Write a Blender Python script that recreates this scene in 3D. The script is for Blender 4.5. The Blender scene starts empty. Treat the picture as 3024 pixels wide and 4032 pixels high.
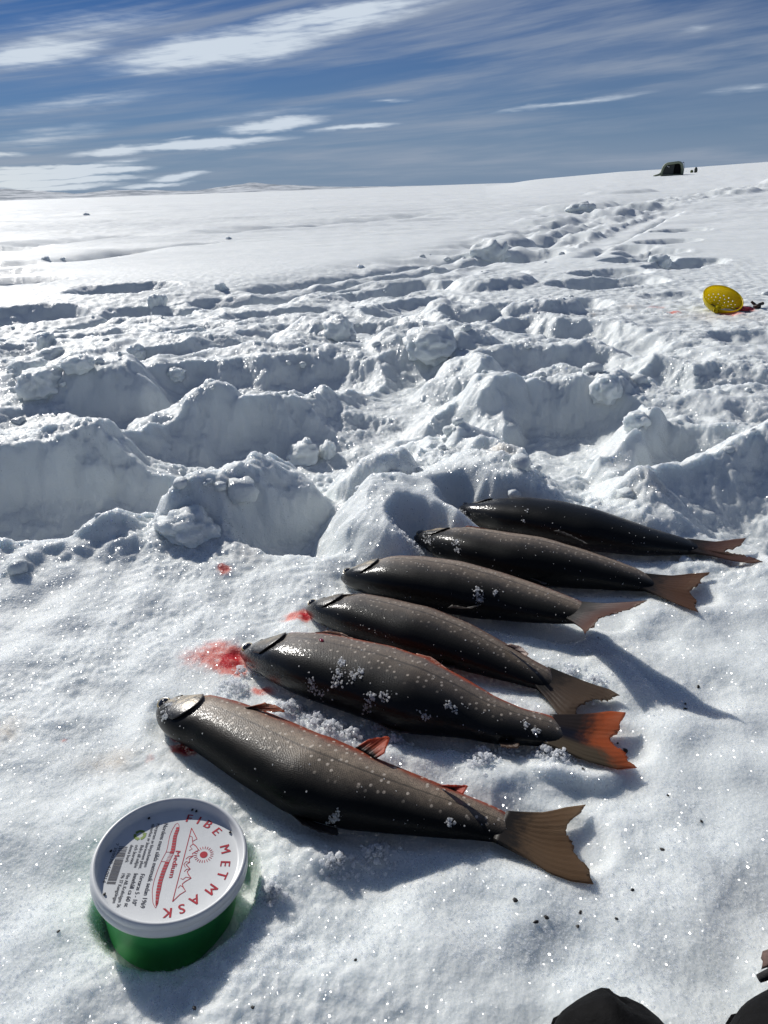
import bpy, bmesh, math, random
import numpy as np
from mathutils import Vector, Matrix
from mathutils.bvhtree import BVHTree

S = bpy.context.scene
COL = S.collection
R = math.radians
random.seed(7)
rng = np.random.default_rng(11)

# ------------------------------------------------------------------ camera, sky, sun, exposure
CAM_H, PITCH, ROLL, FOC = 0.43, R(23.7), R(2.0), 2912.0
SUN_AZ, SUN_EL = R(34), R(32)            # degrees left of the view direction, height
cp, sp, cr, sr = math.cos(PITCH), math.sin(PITCH), math.cos(ROLL), math.sin(ROLL)
FW = np.array([0, cp, -sp]); U0 = np.array([0, sp, cp]); R0 = np.array([1.0, 0, 0])
RT = cr * R0 - sr * U0
UP = sr * R0 + cr * U0
EYE = np.array([0, 0, CAM_H])

cam = bpy.data.cameras.new('camera')
cam.sensor_fit = 'VERTICAL'; cam.sensor_height = 36.0; cam.lens = 36.0 * FOC / 4032.0
cam.clip_start = 0.01; cam.clip_end = 20000
co = bpy.data.objects.new('camera', cam); COL.objects.link(co)
M = Matrix.Identity(4)
for i in range(3):
    M[i][0] = RT[i]; M[i][1] = UP[i]; M[i][2] = -FW[i]; M[i][3] = EYE[i]
co.matrix_world = M
S.camera = co

def ray(x, y):                           # direction through a point of the photograph
    return FW * FOC + RT * (x - 1512) + UP * (2016 - y)
def at(x, y, z=0.0):                     # where that line of sight meets the height z
    r = ray(x, y); return EYE + (z - CAM_H) / r[2] * r
def pix(P):
    d = np.asarray(P) - EYE; w = d @ FW
    return np.stack([1512 + FOC * (d @ RT) / w, 2016 - FOC * (d @ UP) / w], -1)

class NT:                                # small node-tree helper
    def __init__(s, t): s.t = t; t.nodes.clear()
    def n(s, typ, props=None, **ins):
        nd = s.t.nodes.new(typ)
        for k, v in (props or {}).items(): setattr(nd, k, v)
        for k, v in ins.items():
            key = int(k[1:]) if k[0] == 'i' and k[1:].isdigit() else k.replace('_', ' ')
            s.put(nd, key, v)
        return nd
    def put(s, nd, key, v):
        sock = nd.inputs[key]
        if isinstance(v, tuple) and len(v) == 2 and hasattr(v[0], 'outputs'): s.t.links.new(v[0].outputs[v[1]], sock)
        elif hasattr(v, 'outputs'): s.t.links.new(v.outputs[0], sock)
        else: sock.default_value = v
    def math(s, op, a, b=0.0, clamp=False, c=None):
        nd = s.n('ShaderNodeMath', dict(operation=op, use_clamp=clamp), i0=a, i1=b)
        if c is not None: s.put(nd, 2, c)
        return nd
    def mix(s, f, a, b, blend='MIX'):
        nd = s.n('ShaderNodeMix', dict(data_type='RGBA', blend_type=blend))
        s.put(nd, 0, f); s.put(nd, 6, a); s.put(nd, 7, b)
        return (nd, 2)
    def rng(s, v, a, b, c=0.0, d=1.0, smooth=True):
        return s.n('ShaderNodeMapRange', dict(interpolation_type='SMOOTHSTEP' if smooth else 'LINEAR', clamp=True),
                   Value=v, From_Min=a, From_Max=b, To_Min=c, To_Max=d)
    def noise(s, vec, scale, detail=2.0, rough=0.5, dist=0.0):
        return s.n('ShaderNodeTexNoise', Vector=vec, Scale=scale, Detail=detail, Roughness=rough, Distortion=dist)

def c4(r, g, b): return (r, g, b, 1.0)

W = bpy.data.worlds.new('World'); S.world = W; W.use_nodes = True
w = NT(W.node_tree)
SKY_STRENGTH = 0.05
sky = w.n('ShaderNodeTexSky', dict(sky_type='NISHITA', sun_disc=False, sun_elevation=SUN_EL, sun_rotation=-SUN_AZ,
                                   altitude=900, air_density=1.0, dust_density=0.25, ozone_density=2.0))
tc = w.n('ShaderNodeTexCoord')
sep = w.n('ShaderNodeSeparateXYZ', Vector=(tc, 'Generated'))
az = w.math('ARCTAN2', (sep, 0), (sep, 1))
el = w.math('ARCSINE', (sep, 2))
den = w.math('ADD', w.math('MAXIMUM', (sep, 2), 0.0), 0.06)
px_ = w.math('DIVIDE', (sep, 0), den); py_ = w.math('DIVIDE', (sep, 1), den)
plane = w.n('ShaderNodeCombineXYZ', X=px_, Y=py_)
# thin high streaks of cirrus that run together towards the left
hor = w.math('SQRT', w.math('ADD', w.math('MULTIPLY', (sep, 0), (sep, 0)), w.math('MULTIPLY', (sep, 1), (sep, 1))))
sn_ = w.math('DIVIDE', (sep, 0), w.math('MAXIMUM', hor, 0.001))
e0 = w.math('DIVIDE', el, w.math('MULTIPLY_ADD', sn_, 0.75, c=1.0))
stv = w.n('ShaderNodeCombineXYZ', X=sn_, Y=e0)
m1 = w.n('ShaderNodeMapping', Vector=stv, Scale=(3.2, 46, 1))
n1 = w.noise(m1, 1.0, 6.0, 0.58, 0.25)
m2 = w.n('ShaderNodeMapping', Vector=stv, Scale=(1.1, 15, 1), Location=(3.3, 1.7, 0))
n2 = w.noise(m2, 1.0, 3.0, 0.5, 0.15)
m3 = w.n('ShaderNodeMapping', Vector=stv, Scale=(7.0, 150, 1), Location=(1.3, 7.7, 0))
n3_ = w.noise(m3, 1.0, 4.0, 0.6, 0.1)
cir = w.math('MULTIPLY', w.rng(n1, 0.38, 0.64), w.rng(n2, 0.32, 0.58, 0.25, 1.0))
cir = w.math('MULTIPLY', cir, w.rng(n3_, 0.25, 0.7, 0.55, 1.0))
veil = w.math('MULTIPLY', w.rng(n2, 0.36, 0.75), 0.25)
cir = w.math('ADD', w.math('MULTIPLY', cir, 0.62), veil, True)
cir = w.math('MULTIPLY', cir, w.rng(el, R(5), R(13), 1.0, 0.8))
# the separate bright clouds: (x0, y0, x1, y1, half width, weight) along the photograph's streaks
ae = w.n('ShaderNodeCombineXYZ', X=az, Y=el)
mw = w.n('ShaderNodeMapping', Vector=ae, Rotation=(0, 0, R(-7)), Scale=(14, 60, 1))
wn = w.noise(mw, 1.0, 4.0, 0.6)
off = w.n('ShaderNodeVectorMath', dict(operation='MULTIPLY_ADD'), i0=(wn, 'Color'), i1=(0.05, 0.014, 0), i2=(-0.025, -0.007, 0))
aw = w.n('ShaderNodeVectorMath', dict(operation='ADD'), i0=ae, i1=off)
clouds = [(340, 262, 1420, 115, 50, 1.4), (700, 150, 1950, -60, 30, 1.25), (-250, 262, 480, 160, 40, 1.15), (1000, 170, 1800, -10, 34, 1.0),
          (-200, 180, 900, 20, 60, .5), (220, 610, 1200, 533, 15, 1.6), (330, 600, 640, 580, 16, 1.5), (840, 512, 1320, 466, 20, 1.4),
          (1200, 522, 1610, 483, 10, 1.3), (-250, 722, 640, 655, 13, 2.0), (-200, 742, 620, 690, 11, 1.8), (-200, 690, 560, 640, 10, 1.7), (-150, 668, 330, 650, 8, 1.3), (-200, 762, 520, 722, 9, 1.6), (540, 712, 870, 676, 11, 1.4),
          (430, 738, 780, 716, 8, 1.3), (-200, 612, 130, 600, 9, .9), (-200, 460, 820, 345, 30, .5), (-200, 580, 560, 490, 34, .5),
          (1850, 452, 2670, 348, 11, .7), (2640, 135, 2860, 92, 14, .4), (2700, 372, 3200, 330, 18, .5), (500, 500, 1500, 395, 22, .35),
          (1460, 410, 1650, 396, 9, .55), (600, 560, 800, 530, 8, .6), (340, 640, 600, 628, 8, .75)]
def azel(x, y):
    r = ray(x, y); r = r / np.linalg.norm(r); return np.array([math.atan2(r[0], r[1]), math.asin(r[2])])
acc = None
for (x0, y0, x1, y1, hw, wt) in clouds:
    a, b = azel(x0, y0), azel(x1, y1); m = (a + b) / 2; d = b - a; L = np.linalg.norm(d) / 2
    mp = w.n('ShaderNodeMapping', dict(vector_type='TEXTURE'), Vector=aw, Location=(m[0], m[1], 0),
             Rotation=(0, 0, math.atan2(d[1], d[0])), Scale=(L * 1.15, hw / FOC * 1.35, 1))
    gr = w.n('ShaderNodeTexGradient', dict(gradient_type='SPHERICAL'), Vector=mp)
    v = w.math('MULTIPLY', (gr, 1), wt)
    acc = v if acc is None else w.math('SMOOTH_MAX', acc, v, c=0.1)
fine = w.n('ShaderNodeMapping', Vector=ae, Rotation=(0, 0, R(-8)), Scale=(22, 190, 1))
fn = w.noise(fine, 1.0, 5.0, 0.6)
accn = w.math('MULTIPLY', acc, w.rng(fn, 0.28, 0.7, 0.62, 1.15, False))
accn = w.math('MULTIPLY', accn, w.rng(n3_, 0.28, 0.68, 0.6, 1.14, False))
big = w.math('MULTIPLY', w.rng(accn, 0.09, 0.78), 0.95)
# cloud light: creamy low towards the sun, bluish white higher up
sunness = w.rng(az, R(-45), R(-12), 1.0, 0.0)
lowness = w.rng(el, R(1), R(7), 1.0, 0.0)
ccol = w.mix(w.math('MULTIPLY', sunness, lowness), c4(9.8, 11.0, 12.4), c4(12.8, 12.9, 12.0))
vcol = w.mix(w.math('MULTIPLY', sunness, lowness), c4(4.9, 5.7, 7.1), c4(7.4, 7.8, 8.2))
skyc = w.mix(1.0, (sky, 0), c4(0.16, 0.32, 0.58), 'MULTIPLY')
skyc = w.mix(w.rng(el, R(-2), R(11), 0.85, 0.0), skyc, c4(3.1, 4.3, 6.3))
k1 = w.mix(cir, skyc, vcol)
k2 = w.mix(big, k1, ccol)
bg = w.n('ShaderNodeBackground', Color=k2, Strength=SKY_STRENGTH)
w.n('ShaderNodeOutputWorld', Surface=bg)

sd_ = bpy.data.lights.new('sun', 'SUN'); sd_.energy = 3.7; sd_.angle = R(0.53); sd_.color = (1.0, 0.965, 0.91)
so = bpy.data.objects.new('sun', sd_); COL.objects.link(so)
SUND = Vector((-math.sin(SUN_AZ) * math.cos(SUN_EL), math.cos(SUN_AZ) * math.cos(SUN_EL), math.sin(SUN_EL)))
so.rotation_euler = SUND.to_track_quat('Z', 'Y').to_euler()
S.view_settings.view_transform = 'Standard'; S.view_settings.look = 'None'
S.view_settings.exposure = 0.38; S.view_settings.gamma = 1.0; S.view_settings.use_curve_mapping = False
S.render.engine = 'CYCLES'
S.cycles.use_denoising = True; S.cycles.denoiser = 'OPENIMAGEDENOISE'; S.cycles.denoising_input_passes = 'RGB_ALBEDO_NORMAL'; S.cycles.denoising_prefilter = 'ACCURATE'
S.cycles.transparent_max_bounces = 12; S.cycles.max_bounces = 8; S.cycles.diffuse_bounces = 4; S.cycles.glossy_bounces = 3; S.cycles.transmission_bounces = 6
S.cycles.sample_clamp_indirect = 1.2; S.cycles.sample_clamp_direct = 12.0; S.cycles.blur_glossy = 1.0

# ------------------------------------------------------------------ helpers
def mat(name):
    m = bpy.data.materials.new(name); m.use_nodes = True
    return m, NT(m.node_tree)
def bsdf(t, **k):
    b = t.n('ShaderNodeBsdfPrincipled', None, **k); t.n('ShaderNodeOutputMaterial', Surface=b); return b
def simple(name, col, rough=0.5, bump=0.0, bscale=200.0, var=0.0, **k):
    m, t = mat(name)
    oc = t.n('ShaderNodeTexCoord')
    n = t.noise((oc, 'Object'), bscale, 4.0, 0.6)
    c = c4(*col)
    if var: c = t.mix(t.rng(n, 0.3, 0.7), c4(*[v * (1 - var) for v in col]), c4(*[min(1, v * (1 + var)) for v in col]))
    b = bsdf(t, Base_Color=c, Roughness=rough, **k)
    if bump:
        bp = t.n('ShaderNodeBump', Height=n, Strength=bump, Distance=0.002); t.put(b, 'Normal', bp)
    return m
def mesh(name, v, f, smooth=True):
    me = bpy.data.meshes.new(name)
    v = np.asarray(v, np.float32)
    if isinstance(f, np.ndarray):
        k = f.shape[1]
        me.vertices.add(len(v)); me.vertices.foreach_set('co', v.ravel())
        me.loops.add(f.size); me.loops.foreach_set('vertex_index', f.astype(np.int32).ravel())
        me.polygons.add(len(f)); me.polygons.foreach_set('loop_start', np.arange(len(f), dtype=np.int32) * k)
        me.update(calc_edges=True)
    else:
        me.from_pydata([tuple(map(float, p)) for p in v], [], f); me.update()
    me.polygons.foreach_set('use_smooth', np.full(len(me.polygons), bool(smooth)))
    return me
def obj(name, me, m=None, parent=None):
    o = bpy.data.objects.new(name, me); COL.objects.link(o)
    if m is not None and not me.materials: me.materials.append(m)
    if parent is not None: o.parent = parent
    return o
def tag(o, label=None, cat=None, group=None, kind=None):
    if label: o['label'] = label
    if cat: o['category'] = cat
    if group: o['group'] = group
    if kind: o['kind'] = kind
    return o
def thing(name, loc, label, cat, group=None):
    o = bpy.data.objects.new(name, None); COL.objects.link(o); o.location = [float(q) for q in loc]
    o.empty_display_size = 0.05
    return tag(o, label, cat, group)
def bm_obj(name, bm, m, parent=None, smooth=True):
    me = bpy.data.meshes.new(name); bm.to_mesh(me); bm.free()
    me.polygons.foreach_set('use_smooth', np.full(len(me.polygons), bool(smooth)))
    return obj(name, me, m, parent)
def revolve(prof, seg=96, close=False):   # profile of (radius, z)
    v, f = [], []
    n = len(prof)
    for i in range(seg):
        a = 2 * math.pi * i / seg
        for r, z in prof: v.append((r * math.cos(a), r * math.sin(a), z))
    for i in range(seg):
        j = (i + 1) % seg
        for k in range(n - 1 if not close else n):
            l = (k + 1) % n
            f.append((i * n + k, j * n + k, j * n + l, i * n + l))
    return v, f
def tube(path, rad, seg=10, cap=True):
    path = [Vector(map(float, p)) for p in path]; rad = rad if hasattr(rad, '__len__') else [rad] * len(path)
    v, f = [], []
    prev = None
    for i, p in enumerate(path):
        d = (path[min(i + 1, len(path) - 1)] - path[max(i - 1, 0)]).normalized()
        if prev is None:
            u = d.cross(Vector((0, 0, 1)));
            if u.length < 1e-3: u = d.cross(Vector((1, 0, 0)))
            u.normalize()
        else:
            u = (prev - d * prev.dot(d)).normalized()
        prev = u; q = d.cross(u)
        for k in range(seg):
            a = 2 * math.pi * k / seg
            v.append(p + (u * math.cos(a) + q * math.sin(a)) * rad[i])
    for i in range(len(path) - 1):
        for k in range(seg):
            l = (k + 1) % seg
            f.append((i * seg + k, i * seg + l, (i + 1) * seg + l, (i + 1) * seg + k))
    if cap:
        f.append(tuple(reversed(range(seg)))); f.append(tuple((len(path) - 1) * seg + k for k in range(seg)))
    return v, f
def join(*vf):
    V, Fc = [], []
    for v, f in vf:
        o = len(V); V += list(v); Fc += [tuple(i + o for i in q) for q in f]
    return V, Fc

# numpy gradient noise
def _hash(ix, iy, seed):
    h = (ix.astype(np.int64) * 374761393 + iy.astype(np.int64) * 668265263 + seed * 974634777) & 0xffffffff
    h = ((h ^ (h >> 13)) * 1274126177) & 0xffffffff
    return (h ^ (h >> 16)) & 0xffffffff
def perlin(x, y, seed=0):
    ix = np.floor(x); iy = np.floor(y); fx = x - ix; fy = y - iy
    u = fx * fx * fx * (fx * (fx * 6 - 15) + 10); v = fy * fy * fy * (fy * (fy * 6 - 15) + 10)
    def gr(a, b, dx, dy):
        t = _hash(a, b, seed) * (2 * math.pi / 4294967296.0); return np.cos(t) * dx + np.sin(t) * dy
    a = gr(ix, iy, fx, fy); b = gr(ix + 1, iy, fx - 1, fy); c = gr(ix, iy + 1, fx, fy - 1); d = gr(ix + 1, iy + 1, fx - 1, fy - 1)
    return 1.45 * ((a + (b - a) * u) * (1 - v) + (c + (d - c) * u) * v)
def billow(x, y, seed): return 1.0 - np.abs(perlin(x, y, seed)) * 2.0   # rounded valleys and sharp crests
def sst(e0, e1, x):
    t = np.clip((x - e0) / (e1 - e0), 0, 1); return t * t * (3 - 2 * t)
def seg_d(x, y, a, b):
    dx, dy = b[0] - a[0], b[1] - a[1]; L = dx * dx + dy * dy + 1e-12
    t = np.clip(((x - a[0]) * dx + (y - a[1]) * dy) / L, 0, 1)
    return np.hypot(x - a[0] - t * dx, y - a[1] - t * dy), t

# ------------------------------------------------------------------ fish measurements (points of the outline, nose to tail root)
FISH = [
 dict(label='front brown char with orange belly edge lying nearest the bait tub', wet=0.25, roll=4, spots=1.0, sheen=1.0, belly=(.30, .06, .025), edge=.9,
  up=[(640,2785),(650,2745),(699,2718),(790,2732),(905,2749),(1008,2783),(1237,2881),(1409,2955),(1581,3024),(1810,3115),(1950,3172),(2060,3222)],
  lo=[(640,2785),(640,2830),(665,2885),(705,2915),(779,2945),(951,3068),(1146,3192),(1352,3250),(1695,3286),(1880,3302),(2000,3320)],
  tail=dict(up=[(2052,3215),(2150,3205),(2230,3180),(2306,3169)], out=[(2306,3169),(2268,3215),(2235,3262),(2230,3290),(2262,3345),(2310,3420),(2337,3482)],
            lo=[(2000,3322),(2080,3375),(2170,3440),(2250,3470),(2337,3482)], z=[.014,.004], tint=(.13,.085,.05), tip=(.16,.10,.055)),
  fins=[('pectoral_fin',[(965,2787),(1010,2795)],[(1043,2768),(1085,2777),(1127,2802),(1064,2800)],.036,(.42,.10,.03)),
        ('pelvic_fin',[(1400,2944),(1478,2988)],[(1448,2912),(1500,2903),(1535,2900),(1512,2965)],.032,(.55,.10,.035)),
        ('anal_fin',[(1730,3092),(1790,3112)],[(1760,3092),(1844,3093),(1830,3115),(1821,3127)],.022,(.55,.08,.04)),
        ('dorsal_fin',[(1130,3190),(1240,3240)],[(1190,3245),(1260,3275),(1334,3291),(1329,3262)],.006,(.03,.026,.022))]),
 dict(label='dark char with bright red belly edge and red tail fin, second from the front', wet=1.0, roll=8, spots=.8, sheen=.7, belly=(.48, .075, .02), edge=1.25, red=True,
  up=[(947,2565),(958,2545),(1024,2508),(1124,2482),(1240,2487),(1399,2519),(1525,2545),(1652,2587),(1799,2661),(1926,2740),(2063,2793),(2230,2832)],
  lo=[(947,2565),(958,2590),(1008,2633),(1093,2680),(1209,2735),(1356,2785),(1472,2825),(1588,2872),(1799,2895),(1958,2925),(2116,2932),(2225,2945)],
  tail=dict(up=[(2225,2830),(2327,2814),(2401,2801),(2464,2806)], out=[(2464,2806),(2443,2872),(2402,2900),(2412,2925),(2453,2962),(2485,3000),(2508,3023)],
            lo=[(2200,2940),(2327,3000),(2432,3030),(2508,3023)], z=[.014,.008], tint=(.06,.035,.026), tip=(.42,.10,.03)),
  fins=[('pectoral_fin',[(1240,2490),(1330,2492)],[(1290,2484),(1340,2490),(1399,2519),(1350,2510)],.036,(.5,.38,.30)),
        ('pelvic_fin',[(1640,2585),(1740,2630)],[(1640,2574),(1700,2588),(1789,2654),(1770,2655)],.03,(.62,.36,.28)),
        ('dorsal_fin',[(1440,2800),(1600,2870)],[(1450,2822),(1520,2868),(1575,2886),(1640,2880)],.007,(.10,.09,.085)),
        ('adipose_fin',[(1960,2918),(2010,2922)],[(1975,2938),(2000,2945),(2040,2944),(2045,2930)],.008,(.10,.06,.04))]),
 dict(label='slender dark char with bloodied snout, third from the front', wet=0.8, roll=10, spots=.5, sheen=.8, belly=(.16, .07, .05), edge=.4,
  up=[(1208,2392),(1215,2372),(1244,2352),(1310,2337),(1420,2337),(1525,2356),(1694,2397),(1852,2461),(1989,2535),(2116,2608),(2225,2660)],
  lo=[(1208,2392),(1218,2415),(1272,2455),(1356,2492),(1460,2530),(1588,2577),(1747,2614),(1905,2655),(2063,2697),(2165,2725)],
  tail=dict(up=[(2215,2652),(2327,2693),(2400,2715),(2440,2738)], out=[(2440,2738),(2380,2758),(2310,2756),(2295,2775),(2275,2800),(2265,2818),(2258,2830)],
            lo=[(2155,2715),(2179,2772),(2195,2805),(2215,2828),(2258,2830)], z=[.012,.006], tint=(.075,.055,.042), tip=(.12,.085,.06)),
  fins=[('pectoral_fin',[(1330,2342),(1420,2345)],[(1370,2340),(1430,2342),(1480,2356),(1440,2356)],.03,(.3,.25,.22)),
        ('pelvic_fin',[(1990,2540),(2050,2570)],[(2010,2535),(2050,2545),(2084,2577),(2070,2582)],.024,(.6,.5,.45)),
        ('dorsal_fin',[(1650,2585),(1760,2615)],[(1680,2600),(1740,2624),(1790,2632),(1790,2622)],.007,(.06,.055,.05))]),
 dict(label='grey brown char with upright twisted tail, fourth from the front', wet=0.6, roll=10, spots=.5, sheen=1.0, belly=(.18, .09, .07), edge=.45, gold=True, lift=.020,
  up=[(1347,2272),(1350,2252),(1370,2230),(1431,2206),(1552,2188),(1640,2191),(1805,2213),(1970,2257),(2135,2312),(2256,2356),(2350,2390)],
  lo=[(1347,2272),(1358,2292),(1398,2316),(1486,2345),(1640,2382),(1860,2425),(2080,2447),(2190,2452),(2300,2450)],
  tail=dict(up=[(2345,2384),(2400,2382),(2453,2374),(2547,2365)], out=[(2547,2365),(2475,2400),(2400,2420),(2365,2436),(2340,2455),(2318,2475),(2303,2497)],
            lo=[(2285,2446),(2290,2465),(2296,2480),(2303,2497)], z=[.026,.02], zout=[.070,.066,.061,.056,.051,.047,.045], tint=(.07,.05,.045), tip=(.13,.065,.05)),
  fins=[('pectoral_fin',[(1520,2196),(1600,2198)],[(1540,2192),(1600,2192),(1660,2206),(1620,2206)],.03,(.3,.2,.14)),
        ('dorsal_fin',[(1760,2395),(1870,2395)],[(1780,2382),(1850,2395),(1915,2372),(1922,2345)],.022,(.16,.15,.14))]),
 dict(label='grey char with snow dusted head, second from the back', wet=0.4, roll=12, spots=.6, sheen=1.0, belly=(.2, .07, .05), edge=.5, gold=True,
  up=[(1633,2115),(1637,2102),(1655,2090),(1717,2072),(1838,2072),(1970,2096),(2135,2120),(2300,2164),(2464,2219),(2600,2268)],
  lo=[(1633,2115),(1640,2132),(1695,2165),(1750,2202),(1860,2247),(2014,2285),(2190,2305),(2409,2318),(2570,2328)],
  tail=dict(up=[(2592,2275),(2660,2272),(2720,2260),(2794,2254)], out=[(2794,2254),(2765,2285),(2730,2318),(2722,2338),(2730,2362),(2742,2390),(2750,2411)],
            lo=[(2570,2325),(2620,2352),(2673,2380),(2750,2411)], z=[.014,.006], tint=(.09,.06,.045), tip=(.15,.08,.05)),
  fins=[('pectoral_fin',[(1830,2076),(1890,2084)],[(1840,2070),(1900,2078),(1950,2092),(1910,2094)],.03,(.32,.10,.06)),
        ('dorsal_fin',[(2000,2262),(2100,2280)],[(2040,2262),(2100,2280),(2157,2298),(2140,2300)],.012,(.12,.12,.12))]),
 dict(label='almost black char furthest from the camera, back turned upward', wet=0.9, roll=48, spots=.25, sheen=.35, belly=(.08, .07, .06), edge=.0,
  up=[(1812,2000),(1820,1985),(1849,1974),(1970,1963),(2080,1961),(2190,1973),(2354,2010),(2497,2059),(2629,2098),(2770,2133)],
  lo=[(1812,2000),(1821,2034),(1860,2060),(1970,2092),(2135,2128),(2300,2161),(2519,2183),(2680,2184),(2765,2178)],
  tail=dict(up=[(2765,2132),(2830,2136),(2890,2124),(2937,2119)], out=[(2937,2119),(2926,2142),(2870,2163),(2858,2170),(2880,2178),(2950,2192),(3003,2211)],
            lo=[(2760,2178),(2830,2192),(2890,2208),(2959,2219),(3003,2211)], z=[.014,.010], tint=(.06,.035,.03), tip=(.13,.07,.055)),
  fins=[('dorsal_fin',[(2180,2090),(2290,2128)],[(2200,2088),(2250,2108),(2316,2143),(2300,2138)],.03,(.10,.10,.10))]),
]
def resample(pts, t):
    p = np.array(pts, float); s = np.r_[0, np.cumsum(np.linalg.norm(np.diff(p, axis=0), axis=1))]; s /= s[-1]
    return np.stack([np.interp(t, s, p[:, 0]), np.interp(t, s, p[:, 1])], -1)
def smooth_curve(P, it=2):
    P = P.copy()
    for _ in range(it): P[1:-1] = .25 * P[:-2] + .5 * P[1:-1] + .25 * P[2:]
    return P
NST = 72
tt = np.r_[np.linspace(0, 1, NST) ** 1.25]
for F in FISH:
    u = smooth_curve(resample(F['up'], tt)); l = smooth_curve(resample(F['lo'], tt))
    mid = (u + l) / 2
    ratio = np.interp(tt, [0, .08, .25, .6, .86, .94, .98, 1], [.8, .74, .68, .62, .50, .40, .30, .12])
    b = np.full(NST, .018)
    for it in range(5):
        A = np.array([at(*m, bb * .9 + F.get('lift', 0) * max(0, (q_ - .55) / .45) ** 1.6) for m, bb, q_ in zip(mid, b, tt)])
        T = np.gradient(A, axis=0); T[:, 2] = 0; T /= np.linalg.norm(T, axis=1)[:, None]
        nrm = np.stack([-T[:, 1], T[:, 0], 0 * T[:, 0]], -1)
        P0 = pix(A); ti = pix(A + T * .005) - P0; ti /= np.linalg.norm(ti, axis=1)[:, None]
        pn = np.stack([-ti[:, 1], ti[:, 0]], -1)
        halfp = np.abs(((u - l) * pn).sum(1)) / 2
        kn = np.abs(((pix(A + nrm * .005) - P0) * pn).sum(1)) / .005
        kz = np.abs(((pix(A + np.array([0, 0, .005])) - P0) * pn).sum(1)) / .005
        a = halfp / np.sqrt(kn ** 2 + (ratio * kz) ** 2)
        a = np.maximum(a, .0016)
        b = ratio * a
    F.update(A=A, T=T, Nn=nrm, a=a, b=b, len=np.linalg.norm(np.diff(A, axis=0), axis=1).sum())

# ------------------------------------------------------------------ the snow: one height function for the ground and what lies on it
def G(x, y): return at(x, y)[:2]
TRAILPX = [(-400,1330),(300,1265),(900,1190),(1350,1120),(1850,1010),(2150,925),(2400,850),(2700,795),(3024,752),(3300,724)]
HOLES = [  # (x0,y0, x1,y1 on the photograph, radius m, depth m): deep footprints and trodden trenches
 (-520,2120,560,1905,.115,.20),(560,1900,790,1860,.085,.18),(860,1730,1330,1690,.125,.20),(1330,1690,1500,1600,.09,.17),
 (1500,1690,1800,1650,.085,.15),(1540,1560,1640,1460,.10,.13),(520,1600,730,1550,.10,.14),(800,1500,1300,1475,.11,.14),(880,1362,985,1355,.07,.10),
 (525,1200,620,1200,.10,.14),(1400,1300,1560,1300,.11,.13),(1235,1215,1300,1205,.10,.12),(590,1412,660,1402,.07,.07),
 (1285,1870,1200,2080,.05,.10),(1240,1830,1420,1800,.075,.10),
 (2170,1740,2260,1640,.105,.13),(2330,1880,2760,1740,.065,.11),(2980,2000,3300,2050,.09,.19),(1990,1450,2390,1425,.07,.10),
 (2590,1480,2720,1510,.065,.11),(2890,1495,3150,1525,.07,.10),(2260,1305,2440,1345,.09,.11),(2070,1290,2250,1325,.08,.10),
 (1930,1230,2260,1200,.09,.09),(2300,1128,2500,1112,.09,.09),(2930,1335,3100,1340,.08,.07),(1780,1190,1850,1270,.07,.08),
 (2645,912,2710,905,.14,.10),(2590,956,2670,948,.12,.08),(2450,982,2490,975,.12,.09),(2520,1000,2600,990,.12,.09),(2475,1026,2545,1018,.11,.10),
 (2635,1053,2680,1047,.09,.08),(2695,1040,2760,1030,.11,.09),(2365,1080,2450,1072,.10,.09),(2310,1118,2500,1106,.10,.10),(2610,1172,2700,1166,.06,.04),
 (2300,962,2460,905,.13,.07),(2460,905,2640,838,.15,.06),(1760,1110,1950,1075,.13,.09),(1500,1130,1650,1100,.13,.10),(1000,1215,1230,1190,.10,.08),
 (60,1225,200,1215,.12,.12),(-60,1240,40,1235,.12,.12),(700,1290,820,1275,.09,.07),(250,1310,420,1300,.09,.08),(80,1370,160,1400,.08,.08),
 (430,1140,540,1132,.16,.10),(860,1160,1080,1150,.12,.08),(-200,1430,60,1440,.10,.14),(2000,1005,2120,990,.15,.09),(2150,960,2240,930,.15,.08),
 (1560,1230,1700,1190,.10,.09),(1050,1320,1180,1300,.08,.07),(2560,1385,2700,1400,.06,.05),(2440,1660,2560,1640,.05,.05),(2780,1640,2980,1650,.05,.05),(60,1660,420,1660,.06,.06),
 (20,985,60,982,.3,.07),(-10,1045,50,1041,.22,.07),(60,1110,110,1106,.2,.07),(0,1075,40,1072,.2,.06),
]
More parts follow.
